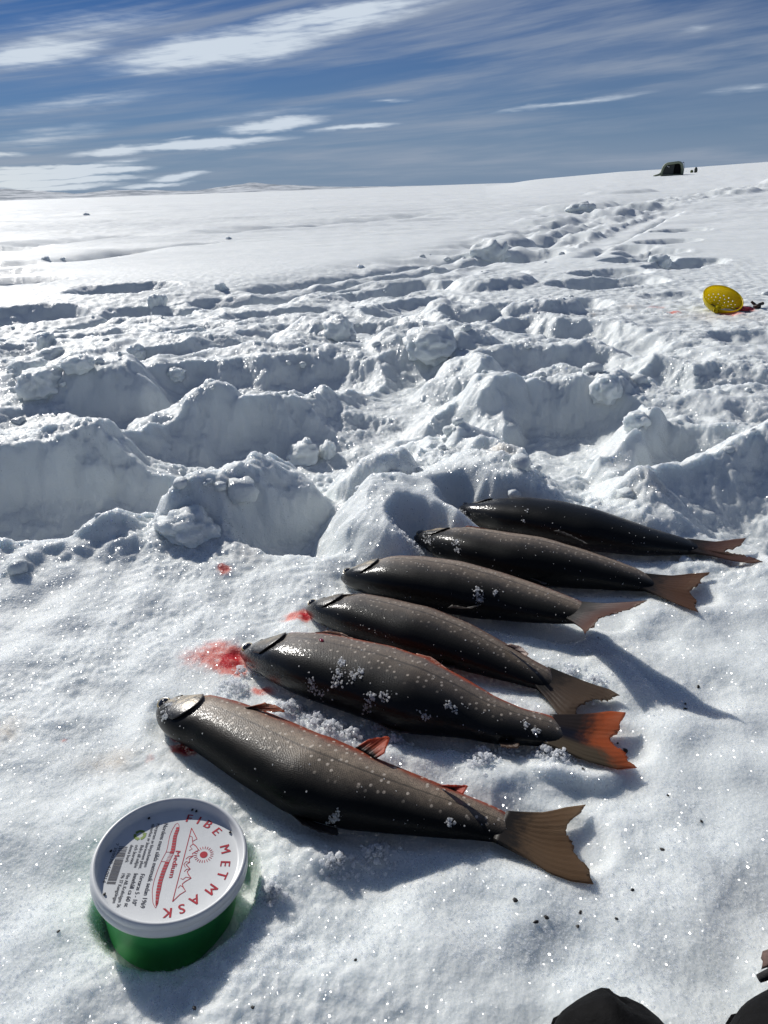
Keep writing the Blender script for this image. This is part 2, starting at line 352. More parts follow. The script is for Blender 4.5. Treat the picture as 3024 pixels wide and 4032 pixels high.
BUMPS = [  # (x0,y0,x1,y1, radius, height)
 (840,1985,1080,1960,.075,.075),(1030,1950,1100,1950,.05,.03),(1600,2080,1860,1990,.085,.055),(1935,1915,1990,1925,.035,.025),(2700,1945,3020,1890,.12,.055),(2680,2050,2900,2035,.05,.02),
 (2505,1690,2515,1680,.05,.04),(2380,1545,2400,1540,.04,.035),(1790,1490,1840,1470,.08,.07),(1640,1375,1780,1370,.10,.06),(1820,1245,1830,1240,.10,.09),
 (1290,1320,1370,1305,.09,.05),(380,1540,470,1530,.09,.06),(740,1595,790,1590,.07,.05),(600,1615,650,1612,.06,.04),(600,1775,760,1770,.07,.035),(150,1800,300,1790,.08,.03),
 (420,2075,560,2010,.05,.025),(640,2000,720,1960,.05,.035),(300,2090,340,2080,.03,.015),(60,2170,120,2140,.04,.012),(770,1960,800,1850,.04,.05),
 (1460,1890,1512,1880,.05,.03),(1560,1300,1640,1290,.1,.05),(2050,1240,2200,1230,.08,.05),(2160,1560,2380,1545,.06,.02),(1940,1560,2000,1640,.05,.03),(2420,1800,2460,1740,.04,.03),(1890,1760,1960,1800,.05,.03),
 (1890,992,1980,982,.16,.05),(2240,835,2330,828,.4,.10),(1880,1130,2000,1120,.12,.06),(2150,880,2200,870,.3,.06),(2420,780,2470,775,.6,.10),
 (1290,2860,1480,2915,.032,.011),(1120,2790,1240,2850,.02,.006),(2120,2975,2300,3005,.018,.010),(1640,2960,1900,3010,.03,.006),(1250,3390,1480,3340,.02,.008),(2280,2680,2420,2660,.03,.006),
 (2350,2080,2600,2060,.05,.012),(1780,1960,1800,2060,.035,.02),(1560,2160,1600,2200,.03,.012),
]
HOLES = [(G(a, b), G(c, d), r, h * (.47 if b > 1150 else .66)) for a, b, c, d, r, h in HOLES]
for q_ in range(34):
    t_ = random.random(); i_ = random.randrange(3, 9); p_ = TRAILPX[i_]; r_p = TRAILPX[i_ + 1] if i_ < 9 else TRAILPX[i_]
    bx, by = p_[0] + (r_p[0] - p_[0]) * t_ + random.gauss(0, 25), p_[1] + (r_p[1] - p_[1]) * t_ + random.gauss(0, 9)
    k_ = math.hypot(*at(bx, by)[:2]); w_ = random.uniform(.006, .016) * k_
    BUMPS.append((bx, by, bx + random.uniform(5, 40), by - random.uniform(0, 5), w_ * 1.6, w_ * random.uniform(.25, .6)))
BUMPS = [(G(a, b), G(c, d), r * 1.12, h * (.72 if h > .03 else 1)) for a, b, c, d, r, h in BUMPS]
TRAIL = [G(*p) for p in TRAILPX]
GROOVES = [(G(-100,1312),G(510,1209),.02,.03),(G(-100,1330),G(480,1232),.02,.025),(G(665,1346),G(875,1291),.02,.03),(G(660,1173),G(1420,1102),.03,.03),(G(700,1190),G(1400,1125),.03,.03),
           (G(1000,1120),G(2000,975),.05,.05),(G(1050,1140),G(2060,990),.05,.05),(G(2000,975),G(2350,880),.07,.05),(G(300,1018),G(480,990),.18,.10),(G(480,990),G(900,952),.09,.04),(G(160,962),G(500,930),.3,.07),(G(900,912),G(1300,880),.3,.08),(G(1300,880),G(1700,842),.35,.08),(G(2300,1010),G(2640,850),.05,.04)]
TUB_C = np.array([-.1487, .3581, .0308])
def ground(x, y, want=False):
    x = np.asarray(x, float); y = np.asarray(y, float)
    r = np.hypot(x, y); ang = np.arctan2(x, y)
    h = np.zeros_like(x)
    near = np.where(r < 30)[0]
    # broad lie of the land
    tilt = np.interp(np.degrees(ang), [-180, -30, -6, 3, 8, 12, 17, 21, 27, 40, 180], [0, 0, 0, .0006, .0008, .0030, .0072, .0085, .0118, .014, .014])
    RID = 110.0
    h += sst(6, RID, r) * (CAM_H + tilt * RID) * sst(.0002, .003, tilt)
    h -= sst(RID * 1.02, RID * 3, r) * 3.0 * sst(.0002, .003, tilt)
    far = sst(4, 12, r)
    h += far * (.05 * perlin(x * .12, y * .3, 3) + .02 * perlin(x * .5, y * 1.5, 4)) * np.clip(40 / np.maximum(r, 1), .0, 1)
    # wind ribs on the open plain
    h += far * (.022 * billow(x * .5 + .3 * perlin(x * .3, y * .5, 9), y * 1.6 - x * .1, 5) + .016 * perlin(x * 1.6, y * 4.0, 6) + .009 * billow(x * 3.5, y * 6.0, 7) * sst(26, 10, r)) * sst(80, 15, r)
    nx, ny = x[near], y[near]; nr = r[near]
    q = np.zeros_like(nx)
    wx = nx + .030 * perlin(nx * 5, ny * 5, 21) + .010 * perlin(nx * 15, ny * 15, 22) + .0025 * perlin(nx * 50, ny * 50, 25)
    wy = ny + .030 * perlin(nx * 5, ny * 5, 23) + .010 * perlin(nx * 15, ny * 15, 24) + .0025 * perlin(nx * 50, ny * 50, 26)
    trd = np.full_like(nx, 9.0)
    for a, b in zip(TRAIL[:-1], TRAIL[1:]): trd = np.minimum(trd, seg_d(nx, ny, a, b)[0])
    tr = sst(.75, .25, trd) * sst(2.2, 3.4, nr)
    back = .93 + .10 * sst(-.1, .5, nx)
    rough = sst(back - .10, back + .10, nr) * np.maximum(sst(3.6, 2.3, nr) * (1 - .75 * sst(.5, 1.0, nx) * sst(1.6, 2.0, nr)), .04)
    rough = np.clip(np.maximum(rough, tr * .95), 0, 1)
    wn_ = perlin(nx * 10, ny * 10, 27) + .35 * perlin(nx * 26, ny * 26, 28)
    dep = np.zeros_like(nx); rim = np.zeros_like(nx)
    for a, b, rad, d in HOLES:
        m = (a + b) / 2; ext = np.linalg.norm(b - a) / 2 + rad + .25
        k = np.where((np.abs(wx - m[0]) < ext) & (np.abs(wy - m[1]) < ext))[0]
        if len(k) == 0: continue
        ds, _ = seg_d(wx[k], wy[k], a, b); s = ds - rad + .012 * wn_[k]
        wall = .020 + d * .62
        dep[k] = np.maximum(dep[k], d * (lambda t_: t_ * (2 - t_))(np.clip((wall - s) / (2.3 * wall), 0, 1)))
        rim[k] = np.maximum(rim[k], np.exp(-((s - wall * 1.5) / (.03 + rad * .15)) ** 2) * min(1, d / .12))
    bump = np.zeros_like(nx)
    for a, b, rad, d in BUMPS:
        m = (a + b) / 2; ext = np.linalg.norm(b - a) / 2 + rad * 1.4
        k = np.where((np.abs(wx - m[0]) < ext) & (np.abs(wy - m[1]) < ext))[0]
        if len(k) == 0: continue
        ds, _ = seg_d(wx[k], wy[k], a, b)
        t = np.clip(1 - (ds / (rad * 1.25)) ** 2, 0, 1)
        bump[k] = np.maximum(bump[k], d * sst(0, .8, t))
    for a, b, rad, d in GROOVES:
        ds, _ = seg_d(nx + .02 * perlin(nx * 3, ny * 3, 31), ny, a, b)
        q -= d * np.exp(-(ds / rad) ** 2)
    q += bump - dep + rim * (.009 + .006 * perlin(nx * 15, ny * 15, 33) + .0035 * billow(nx * 36, ny * 36, 34) + .0025 * perlin(nx * 95, ny * 95, 35)) * sst(9, 4, nr)
    floor = sst(.3, .9, dep / .16)
    fd = sst(7, 3, nr)
    lump = (.020 * billow(wx * 3.2, wy * 3.2, 41) + .011 * perlin(wx * 7, wy * 7, 42) + fd * (.0030 * billow(wx * 15, wy * 15, 43) + .0022 * perlin(nx * 34, ny * 34, 44)))
    dk = sst(.06, .45, dep / .14)
    q += rough * lump * (1 - .7 * dk)
    q += tr * (.045 * perlin(nx * 2.3, ny * 2.3, 36) + .03 * billow(nx * 4.1, ny * 4.1, 37)) * sst(4, 7, nr) - tr * .05
    # fine lumps everywhere, gentler on the platform where the fish lie
    dfish = np.full_like(nx, 1.0)
    if True:
        k = np.where(nr < 1.25)[0]
        df = np.full(len(k), 1.0)
        for F in FISH:
            A = F['A']
            for i in range(0, NST - 8, 8):
                df = np.minimum(df, seg_d(nx[k], ny[k], A[i], A[i + 8])[0] - .5 * (F['a'][i] + F['a'][i + 8]))
            t = F['tail']; mt = at(*np.mean(t['out'], axis=0)); e = at(*np.mean([t['up'][0], t['lo'][0]], axis=0))
            df = np.minimum(df, seg_d(nx[k], ny[k], e, mt)[0] - .022)
        dfish[k] = df
    calm = sst(-.002, .022, dfish)
    q *= sst(-.002, .035, dfish)
    tubd = np.hypot(nx - TUB_C[0], ny - TUB_C[1])
    plat = sst(back + .1, back - .1, nr)
    amp = np.clip(.55 + .6 * perlin(nx * 6, ny * 6, 51), .12, 1.2)
    lft = np.clip(.45 + .55 * sst(.15, -.25, nx) + .6 * sst(.75, 1.0, nr), .4, 1.0)
    fl = (.0034 * perlin(nx * 26, ny * 26, 45) + .0017 * billow(nx * 62, ny * 62, 46) * amp * lft + .0015 * perlin(nx * 130, ny * 130, 47) * amp * lft + .0009 * perlin(nx * 270, ny * 270, 48) * lft * amp)
    fl = fl * (1 - plat * (1 - calm) * .8) * (1 + 1.0 * sst(.85, 1.1, nr))
    q += fl * sst(6, 2.5, nr) * (1 - .35 * dk)
    q += plat * (.006 * perlin(nx * 9, ny * 9, 49) + .004 * perlin(nx * 18, ny * 18, 50)) * calm
    q -= plat * .0045 * sst(.008, -.006, dfish)
    q += plat * .010 * sst(.53, .50, tubd / .1) * 0 - .025 * sst(.058, .047, tubd)
    h[near] += q
    if want:
        dd = np.zeros_like(h); dd[near] = dep; ri = np.zeros_like(h); ri[near] = rim; return h, dd, ri
    return h
def gz(x, y): return float(ground(np.array([x]), np.array([y]))[0])
def at_ground(px, py):                    # where a line of sight meets the snow
    r = ray(px, py); r = r / np.linalg.norm(r)
    ts = np.geomspace(.35, 400, 1500) if r[2] < 0 else np.geomspace(5, 400, 1500)
    P = EYE + ts[:, None] * r
    d = P[:, 2] - ground(P[:, 0], P[:, 1])
    k = np.argmax(d < 0)
    if d[k] >= 0: k = len(ts) - 1
    lo, hi = ts[max(k - 1, 0)], ts[k]
    return EYE + (lo + hi) / 2 * r

# polar sheet: fine in front of the camera, coarse behind
th = np.concatenate([np.radians(np.linspace(-42.5, 42.5, 860)), np.radians(np.linspace(48, 312, 60))])
rr = [.10]
while rr[-1] < 5: rr.append(rr[-1] + .0010 + .0022 * rr[-1])
while rr[-1] < 22: rr.append(rr[-1] * 1.009)
while rr[-1] < 9000: rr.append(rr[-1] * 1.03)
rr = np.array(rr)
nT, nR = len(th), len(rr)
TH, RRr = np.meshgrid(th, rr)
X = (RRr * np.sin(TH)).ravel(); Y = (RRr * np.cos(TH)).ravel()
Z = ground(X, Y)
V = np.stack([X, Y, Z], -1)
i = np.arange(nR - 1)[:, None] * nT; j = np.arange(nT)[None, :]; j2 = (j + 1) % nT
quads = np.stack([i + j, i + nT + j, i + nT + j2, i + j2], -1).reshape(-1, 4)
me = mesh('snow_ground', V, quads)
# stains that soaked into the snow
STAINS = [(905,2595,62,40,1.3),(845,2582,120,52,.42),(930,2640,50,20,.5),(738,2932,46,24,1.3),(700,2890,26,16,.6),(1200,2414,26,20,1.5),(1165,2420,60,20,.45),(1035,2712,44,18,.6),(885,2252,26,13,.75),(250,2912,14,7,.28),
          (590,2988,22,18,.16),(660,2860,16,10,.2),(2925,1215,26,8,1.0),(2590,1213,34,5,.30),(2650,1233,28,6,.34),(2880,1236,50,6,.5)]
OCHRE = [(2850,1250,110,16,.8),(2600,2012,90,30,.35),(1960,1895,70,45,.55),(470,2985,150,40,.45),(10,2895,60,50,.6),(980,2185,110,40,.25),(2480,1212,30,6,.5),(2330,1243,20,5,.6),(450,2960,40,24,.5),(2700,1250,90,10,.3),(920,2630,180,60,.25)]
def stain(lst, seed):
    s = np.zeros(len(X))
    for (sx, sy, rx, ry, wt) in lst:
        p = at(sx, sy); d = np.linalg.norm(p - EYE); sn = (CAM_H) / d
        ax, ay = rx * d / FOC, ry * d / FOC / sn
        k = np.where((np.abs(X - p[0]) < 2.2 * ax) & (np.abs(Y - p[1]) < 2.2 * ay))[0]
        e = ((X[k] - p[0]) / ax) ** 2 + ((Y[k] - p[1]) / ay) ** 2
        n = perlin(X[k] * 1.2 / ax, Y[k] * 1.2 / ax, seed) * .6 + perlin(X[k] * 160, Y[k] * 160, seed + 1) * .4
        s[k] = np.maximum(s[k], wt * np.exp(-e * 1.2) * np.clip(.75 + n, 0, 1.4))
    return s
for nm, lst, sd in (('blood', STAINS, 61), ('ochre', OCHRE, 71)):
    at_ = me.attributes.new(nm, 'FLOAT', 'POINT'); at_.data.foreach_set('value', stain(lst, sd).astype(np.float32))

def snow_material(name, rough=0.60, sss=0.9, glint=.6, reach=.015):
    m, t = mat(name)
    oc = t.n('ShaderNodeTexCoord')
    geo = t.n('ShaderNodeNewGeometry')
    P = (geo, 'Position')
    big = t.noise(P, 9.0, 4.0, 0.6)
    wet = t.noise(P, 26.0, 3.0, 0.6)
    base = t.mix(t.rng(big, .35, .7), c4(.67, .715, .725), c4(.73, .77, .775))
    bl = t.n('ShaderNodeAttribute', dict(attribute_name='blood')); ocr = t.n('ShaderNodeAttribute', dict(attribute_name='ochre'))
    base = t.mix(t.math('MULTIPLY', (ocr, 'Fac'), .75, True), base, c4(.62, .50, .36))
    base = t.mix(t.rng((bl, 'Fac'), .03, .30), base, c4(.72, .26, .22))
    base = t.mix(t.rng((bl, 'Fac'), .26, .75), base, c4(.50, .008, .014))
    g1 = t.noise(P, 330.0, 3.0, 0.65)
    g2 = t.n('ShaderNodeTexVoronoi', dict(feature='F1'), Vector=P, Scale=420.0)
    g3 = t.noise(P, 110.0, 3.0, 0.6)
    hgt = t.math('ADD', t.math('ADD', (g1, 0), t.math('MULTIPLY', (g2, 0), .7)), t.math('MULTIPLY', (g3, 0), 1.6))
    bp = t.n('ShaderNodeBump', Height=hgt, Strength=0.42, Distance=0.0016)
    # every crystal is a little mirror facing its own way
    vc = t.n('ShaderNodeTexVoronoi', dict(feature='F1'), Vector=P, Scale=850.0)
    rv = t.n('ShaderNodeVectorMath', dict(operation='SUBTRACT'), i0=(vc, 'Color'), i1=(.5, .5, .5))
    rv = t.n('ShaderNodeVectorMath', dict(operation='MULTIPLY'), i0=rv, i1=(1.7, 1.7, 1.2))
    nn = t.n('ShaderNodeVectorMath', dict(operation='ADD'), i0=(geo, 'Normal'), i1=rv)
    nn = t.n('ShaderNodeVectorMath', dict(operation='NORMALIZE'), i0=nn)
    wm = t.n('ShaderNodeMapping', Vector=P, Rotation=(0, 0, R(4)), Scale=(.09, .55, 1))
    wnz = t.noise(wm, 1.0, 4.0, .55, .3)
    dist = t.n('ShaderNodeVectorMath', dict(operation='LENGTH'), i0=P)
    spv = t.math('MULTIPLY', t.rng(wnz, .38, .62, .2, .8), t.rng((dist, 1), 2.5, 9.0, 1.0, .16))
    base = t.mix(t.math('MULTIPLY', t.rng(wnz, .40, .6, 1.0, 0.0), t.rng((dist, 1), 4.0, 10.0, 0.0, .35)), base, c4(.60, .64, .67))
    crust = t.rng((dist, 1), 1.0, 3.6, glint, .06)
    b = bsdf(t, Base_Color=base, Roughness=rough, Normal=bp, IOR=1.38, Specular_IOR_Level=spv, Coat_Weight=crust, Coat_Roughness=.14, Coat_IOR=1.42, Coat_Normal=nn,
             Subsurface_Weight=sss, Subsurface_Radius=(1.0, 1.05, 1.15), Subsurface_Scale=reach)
    return m
SNOW = snow_material('snow'); LOOSE = snow_material('loose_snow', sss=.5, reach=.003)
gobj = obj('snow_ground', me, SNOW); tag(gobj, 'trampled white snow field', kind='structure')
CORE = nT * int(np.argmax(rr > 1.6))
tree_near = None

# distant hills on the left skyline
def hills():
    a = np.radians(np.linspace(-46, 4, 420)); d = np.linspace(0, 1, 26)
    ctl = np.array([(-46,.012),(-33,.009),(-29.5,.0105),(-27.5,.0118),(-25.2,.0122),(-22.5,.0096),(-20.2,.0045),(-18.0,.0070),(-15,.0058),(-12.4,.0035),(-10.2,.0075),(-8.6,.0105),(-6.5,.0066),(-3,.0028),(1,.0012),(4,.0005)])
    v = []
    for ai in a:
        hmax = np.interp(np.degrees(ai), ctl[:, 0], ctl[:, 1]) * 3200
        for di in d:
            r = 2600 + 1100 * di
            v.append((r * math.sin(ai), r * math.cos(ai), hmax * math.sin(math.pi * min(di * .78, 1)) ** 1.0))
    v = np.array(v); v[:, 2] *= 1 + .22 * perlin(v[:, 0] / 130, v[:, 1] / 130, 81) + .12 * perlin(v[:, 0] / 45, v[:, 1] / 45, 82)
    v[:, 2] -= 1.0
    n, k = len(a), len(d)
    I = np.arange(n - 1)[:, None] * k; J = np.arange(k - 1)[None, :]
    f = np.stack([I + J, I + J + 1, I + k + J + 1, I + k + J], -1).reshape(-1, 4)
    m, t = mat('hill_snow')
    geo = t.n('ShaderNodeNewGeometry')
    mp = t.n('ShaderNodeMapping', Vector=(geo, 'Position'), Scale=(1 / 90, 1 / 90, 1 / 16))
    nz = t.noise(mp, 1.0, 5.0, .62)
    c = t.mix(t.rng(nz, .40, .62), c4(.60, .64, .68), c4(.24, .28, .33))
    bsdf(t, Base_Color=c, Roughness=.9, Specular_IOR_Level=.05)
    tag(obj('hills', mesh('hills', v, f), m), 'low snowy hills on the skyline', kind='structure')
hills()

# ------------------------------------------------------------------ loose crystals and crumbs of snow
octv = np.array([(1,0,0),(-1,0,0),(0,1,0),(0,-1,0),(0,0,1),(0,0,-1)], float)
octf = np.array([(0,2,4),(2,1,4),(1,3,4),(3,0,4),(2,0,5),(1,2,5),(3,1,5),(0,3,5)])
def rot_rand(n):
    q = rng.normal(size=(n, 4)); q /= np.linalg.norm(q, axis=1)[:, None]
    a, b, c, d = q.T
    return np.stack([np.stack([1-2*(c*c+d*d), 2*(b*c-a*d), 2*(b*d+a*c)], -1), np.stack([2*(b*c+a*d), 1-2*(b*b+d*d), 2*(c*d-a*b)], -1), np.stack([2*(b*d-a*c), 2*(c*d+a*b), 1-2*(b*b+c*c)], -1)], 1)
hexv = np.array([(math.cos(q * math.pi / 3), math.sin(q * math.pi / 3), 0) for q in range(6)])
hexf = np.array([(0,1,2),(0,2,3),(0,3,5),(3,4,5)])
def plates(P, size):
    n = len(P); Rm = rot_rand(n)
    base = hexv[None] * (1 + .35 * rng.uniform(-1, 1, (n, 6, 1))) * size[:, None, None] * rng.uniform(.6, 1.25, (n, 1, 3))
    base[:, :, 2] = .25 * size[:, None] * rng.uniform(-1, 1, (n, 6))
    v = np.einsum('nij,nkj->nki', Rm, base) + P[:, None]
    f = hexf[None] + (np.arange(n) * 6)[:, None, None]
    return v.reshape(-1, 3), f.reshape(-1, 3)
def ice_material(name, clear, sss=0.0):
    m, t = mat(name)
    geo = t.n('ShaderNodeNewGeometry')
    isl = (geo, 'Random Per Island')
    c = t.mix(isl, c4(.80, .83, .87), c4(.90, .91, .92))
    bl = t.n('ShaderNodeAttribute', dict(attribute_name='blood'))
    c = t.mix(t.rng((bl, 'Fac'), .15, .9), c, c4(.55, .02, .025))
    b = t.n('ShaderNodeBsdfPrincipled', None, Base_Color=c, Roughness=.14, IOR=1.36, Subsurface_Weight=sss, Subsurface_Radius=(1, 1.03, 1.06), Subsurface_Scale=.004)
    tl = t.n('ShaderNodeBsdfTranslucent', None, Color=c)
    mx = t.n('ShaderNodeMixShader', None, i0=.45, i1=b, i2=tl)
    tr_ = t.n('ShaderNodeBsdfTransparent', None, Color=c4(.97, .98, 1.0))
    mx = t.n('ShaderNodeMixShader', None, i0=clear, i1=mx, i2=tr_)
    t.n('ShaderNodeOutputMaterial', Surface=mx)
    return m
ICE = ice_material('ice_crystal', .22, 1.0); CLEAR = ice_material('clear_crystal', .6)
def fish_dist(x, y):
    d = np.full(len(x), 1.0)
    for F in FISH:
        A = F['A']
        for i in range(0, NST - 8, 8):
            d = np.minimum(d, seg_d(x, y, A[i], A[i + 8])[0] - .5 * (F['a'][i] + F['a'][i + 8]))
        t = F['tail']; mt = at(*np.mean(t['out'], axis=0)); e = at(*np.mean([t['up'][0], t['lo'][0]], axis=0))
        d = np.minimum(d, seg_d(x, y, e, mt)[0] - .026)
    return d
NG = 95000
r_ = np.exp(rng.uniform(math.log(.30), math.log(1.75), NG)); a_ = np.radians(rng.uniform(-40, 36, NG))
gx, gy = r_ * np.sin(a_), r_ * np.cos(a_)
dens = np.clip(.55 + .9 * perlin(gx * 8, gy * 8, 91) + .5 * perlin(gx * 30, gy * 30, 92), .06, 1)
_, gdep, _ = ground(gx, gy, True)
dens *= (gdep < .02) * sst(1.5, 1.1, r_)
dens *= sst(0, .012, fish_dist(gx, gy)) * sst(.046, .054, np.hypot(gx - TUB_C[0], gy - TUB_C[1]))
keep = rng.uniform(0, 1, NG) < dens
gx, gy, r_ = gx[keep], gy[keep], r_[keep]
sz = rng.uniform(.00045, .0010, len(gx)) * (1 + .45 * r_)
gP = np.stack([gx, gy, ground(gx, gy) + sz * .35], -1)
v, f = plates(gP, sz)
me = mesh('ice_crystals', v, f, smooth=False)
X0, Y0 = X, Y
X, Y = gx, gy
bs = np.repeat(stain(STAINS, 61), 6)
X, Y = X0, Y0
at_ = me.attributes.new('blood', 'FLOAT', 'POINT'); at_.data.foreach_set('value', bs.astype(np.float32))
tag(obj('ice_crystals', me, CLEAR), 'coarse glinting snow crystals', kind='stuff')

def ico(sub=2):
    bm = bmesh.new(); bmesh.ops.create_icosphere(bm, subdivisions=sub, radius=1.0)
    v = np.array([q.co[:] for q in bm.verts]); f = np.array([[x.index for x in q.verts] for q in bm.faces]); bm.free(); return v, f
IV1, IF1 = ico(1); IV2, IF2 = ico(2); IV4, IF4 = ico(4)
def n3(P, s, seed):
    return (perlin(P[:, 0] * s + 7.1 * seed, P[:, 1] * s + P[:, 2] * s * .7, seed) + perlin(P[:, 1] * s, P[:, 2] * s + P[:, 0] * s * .6 + 3.3, seed + 5) + perlin(P[:, 2] * s + 1.7, P[:, 0] * s - P[:, 1] * s * .5, seed + 9)) / 2.2
def lump(rad, seed, sub4=True, flat=.8, blocky=.3, rg=1.0):
    v, f = (IV4, IF4) if sub4 else (IV2, IF2)
    v = v.copy()
    if blocky: v = v / (np.abs(v) ** (2 + 4 * blocky)).sum(1)[:, None] ** (1 / (2 + 4 * blocky)) * (1 - .1 * blocky)
    d = 1 + rg * (.24 * n3(v, 1.3, seed) + .16 * n3(v, 3.1, seed + 1) + .10 * np.abs(n3(v, 7.0, seed + 2)) + .05 * n3(v, 15.0, seed + 3))
    v = v * d[:, None] * np.array([1, 1, flat]) * rad
    return v, f
# crumbs thrown out of the footprints: too many and too small to tell apart
NC = 3000
r_ = np.exp(rng.uniform(math.log(.85), math.log(6.0), NC)); a_ = np.radians(rng.uniform(-38, 36, NC))
cx, cy = r_ * np.sin(a_), r_ * np.cos(a_)
trd = np.full(NC, 9.0)
for a, b in zip(TRAIL[:-1], TRAIL[1:]): trd = np.minimum(trd, seg_d(cx, cy, a, b)[0])
pr = np.clip(sst(.9, 1.05, r_) * sst(3.4, 2.2, r_) * (1 - .8 * sst(.5, .9, cx) * sst(1.5, 1.9, r_)) + .8 * sst(.7, .2, trd) + .03, 0, 1) * np.clip(.5 + perlin(cx * 5, cy * 5, 95), .1, 1)
_, _, rimc = ground(cx, cy, True)
pr = np.clip(pr * .22 + .9 * rimc ** 2 * sst(.85, 1.0, r_) * np.clip(.4 + perlin(cx * 9, cy * 9, 96), 0, 1), 0, 1)
k = rng.uniform(0, 1, NC) < pr; cx, cy, r_ = cx[k], cy[k], r_[k]
vs, fs, o = [], [], 0
czs, cdep, _ = ground(cx, cy, True)
cdep_ok = cdep < .02
for q in np.where(cdep_ok)[0]:
    s = float(rng.gamma(1.4, .0028) + .0022) * (1 + .2 * r_[q]); s = min(s, .022)
    v_, f_ = lump(s, int(rng.integers(1, 9999)), False, .75, .4 * rng.random(), 1.7)
    a = rng.uniform(0, 6.28); c_, s_ = math.cos(a), math.sin(a)
    v_ = v_ @ np.array([[c_, -s_, 0], [s_, c_, 0], [0, 0, 1]]).T + np.array([cx[q], cy[q], czs[q] + s * .05])
    vs.append(v_); fs.append(f_ + o); o += len(v_)
tag(obj('snow_crumbs', mesh('snow_crumbs', np.concatenate(vs), np.concatenate(fs)), LOOSE), 'small crumbs of snow thrown up around the footprints', kind='stuff')

# coarse grains heaped up beside and between the fish
HEAPS = [(1320,2885,60,150),(1400,2910,50,130),(1150,2800,60,110),(1490,2850,45,90),(2140,2965,50,120),(2210,2990,45,90),(1900,2965,40,60),(2000,2945,30,50),(1250,2850,55,120),(1480,3370,60,110),(1330,3410,60,100),(930,2710,60,80),(1900,3020,60,90),(2330,2700,60,80),(2240,2650,50,60),(1560,2930,40,60),(1600,2160,40,90),(1640,2190,40,70),(960,2640,40,40),(1080,3540,50,80)]
hp, hs = [], []
for (hx, hy, spd, n) in HEAPS:
    for q in range(n):
        e = rng.normal(size=2); p = at(hx + e[0] * spd * .55, hy + e[1] * spd * .38)
        hp.append((p[0], p[1], .009 * math.exp(-.5 * (e @ e)) * rng.random() ** .6)); hs.append(rng.uniform(.0008, .0022))
hp = np.array(hp); hs = np.array(hs)
hp[:, 2] += ground(hp[:, 0], hp[:, 1])
vs, fs, o = [], [], 0
for p, sz_ in zip(hp, hs):
    v_ = IV1 * (1 + .3 * rng.uniform(-1, 1, (len(IV1), 1))) * sz_ * rng.uniform(.7, 1.3, 3); vs.append(v_ @ rot_rand(1)[0].T + p); fs.append(IF1 + o); o += len(v_)
tag(obj('snow_grains', mesh('snow_grains', np.concatenate(vs), np.concatenate(fs), smooth=False), ICE), 'loose coarse snow grains heaped beside the fish', kind='stuff')
# the clods of snow one can point at
CLODS = [(745,2085,.034,.75,.3,'rounded snow clod resting on the left rim of the snow platform'),
 (175,1520,.048,.8,.7,'square cut snow block among the lumps at the left edge'),
 (310,1445,.034,.6,.4,'flat snow clod right of the square snow block'),
 (110,1450,.045,.6,.3,'low rounded snow clod above the square snow block'),
 (205,1405,.042,.55,.4,'tilted slab of snow above the rounded clods at left'),
 (187,1358,.026,1.3,.4,'small upright snow lump standing above the tilted slab'),
 (620,1200,.036,1.2,.8,'upright bright snow block standing in the dark hollow at left'),
 (1195,1800,.032,.9,.1,'smooth snow ball half hidden in the shaded trench'),
 (1290,1790,.016,1.6,.2,'tiny snow tower on the edge of the central trench'),
 (1330,1322,.05,.9,.4,'dark faced snow boulder above the middle trench'),
 (1700,1370,.065,.7,.6,'broad pale snow block in the centre of the trampled area'),
 (1930,990,.11,.7,.3,'pointed heap of snow beside the trail in mid distance'),
 (2285,828,.2,.55,.2,'large snow heap furthest along the trail'),
 (2596,1032,.055,.8,.4,'bright snow clod between the footprints at right'),
 (900,940,.028,.8,.3,'lone grey snow lump far out on the open plain'),
 (180,1022,.028,.8,.6,'dark snow lump left of the pair on the far left plain'),
 (246,1020,.02,.9,.3,'dark snow lump right of the pair on the far left plain'),
 (341,848,.07,.9,.3,'faint speck of a lump near the left hills'),
 (1420,1052,.022,.8,.3,'small snow clod beside the sled track on the plain'),
 (870,1140,.03,.9,.3,'knobbly snow clod at the edge of the trampled left area'),
 (2510,1670,.022,.9,.2,'rounded snow knob right of the deep round footprint'),
 (2390,1535,.03,1.0,.2,'small snow knob on the far rim of the round footprint'),
 (540,1395,.024,1.0,.3,'small snow clod right of the rounded clods at left'),
 (690,1480,.022,.9,.5,'snow clod on the rim above the left hollow')]
for qi, (px, py, rad, flat, blk, lab) in enumerate(CLODS):
    P = at_ground(px, py)
    v_, f_ = lump(rad, 300 + qi * 17, True, flat, blk * .5, 1.5)
    v_ = v_ * (1 + .018 * n3(v_ / rad, 24.0, qi)[:, None])
    o = obj('snow_clod', mesh('snow_clod', v_, f_), SNOW)
    o.location = (P[0], P[1], gz(P[0], P[1]) + rad * flat * (.08 if py > 1060 else -.15)); o.rotation_euler = (rng.uniform(-.2, .2), rng.uniform(-.2, .2), rng.uniform(0, 6))
    tag(o, lab, 'snow clod', 'snow clods in the trampled snow')

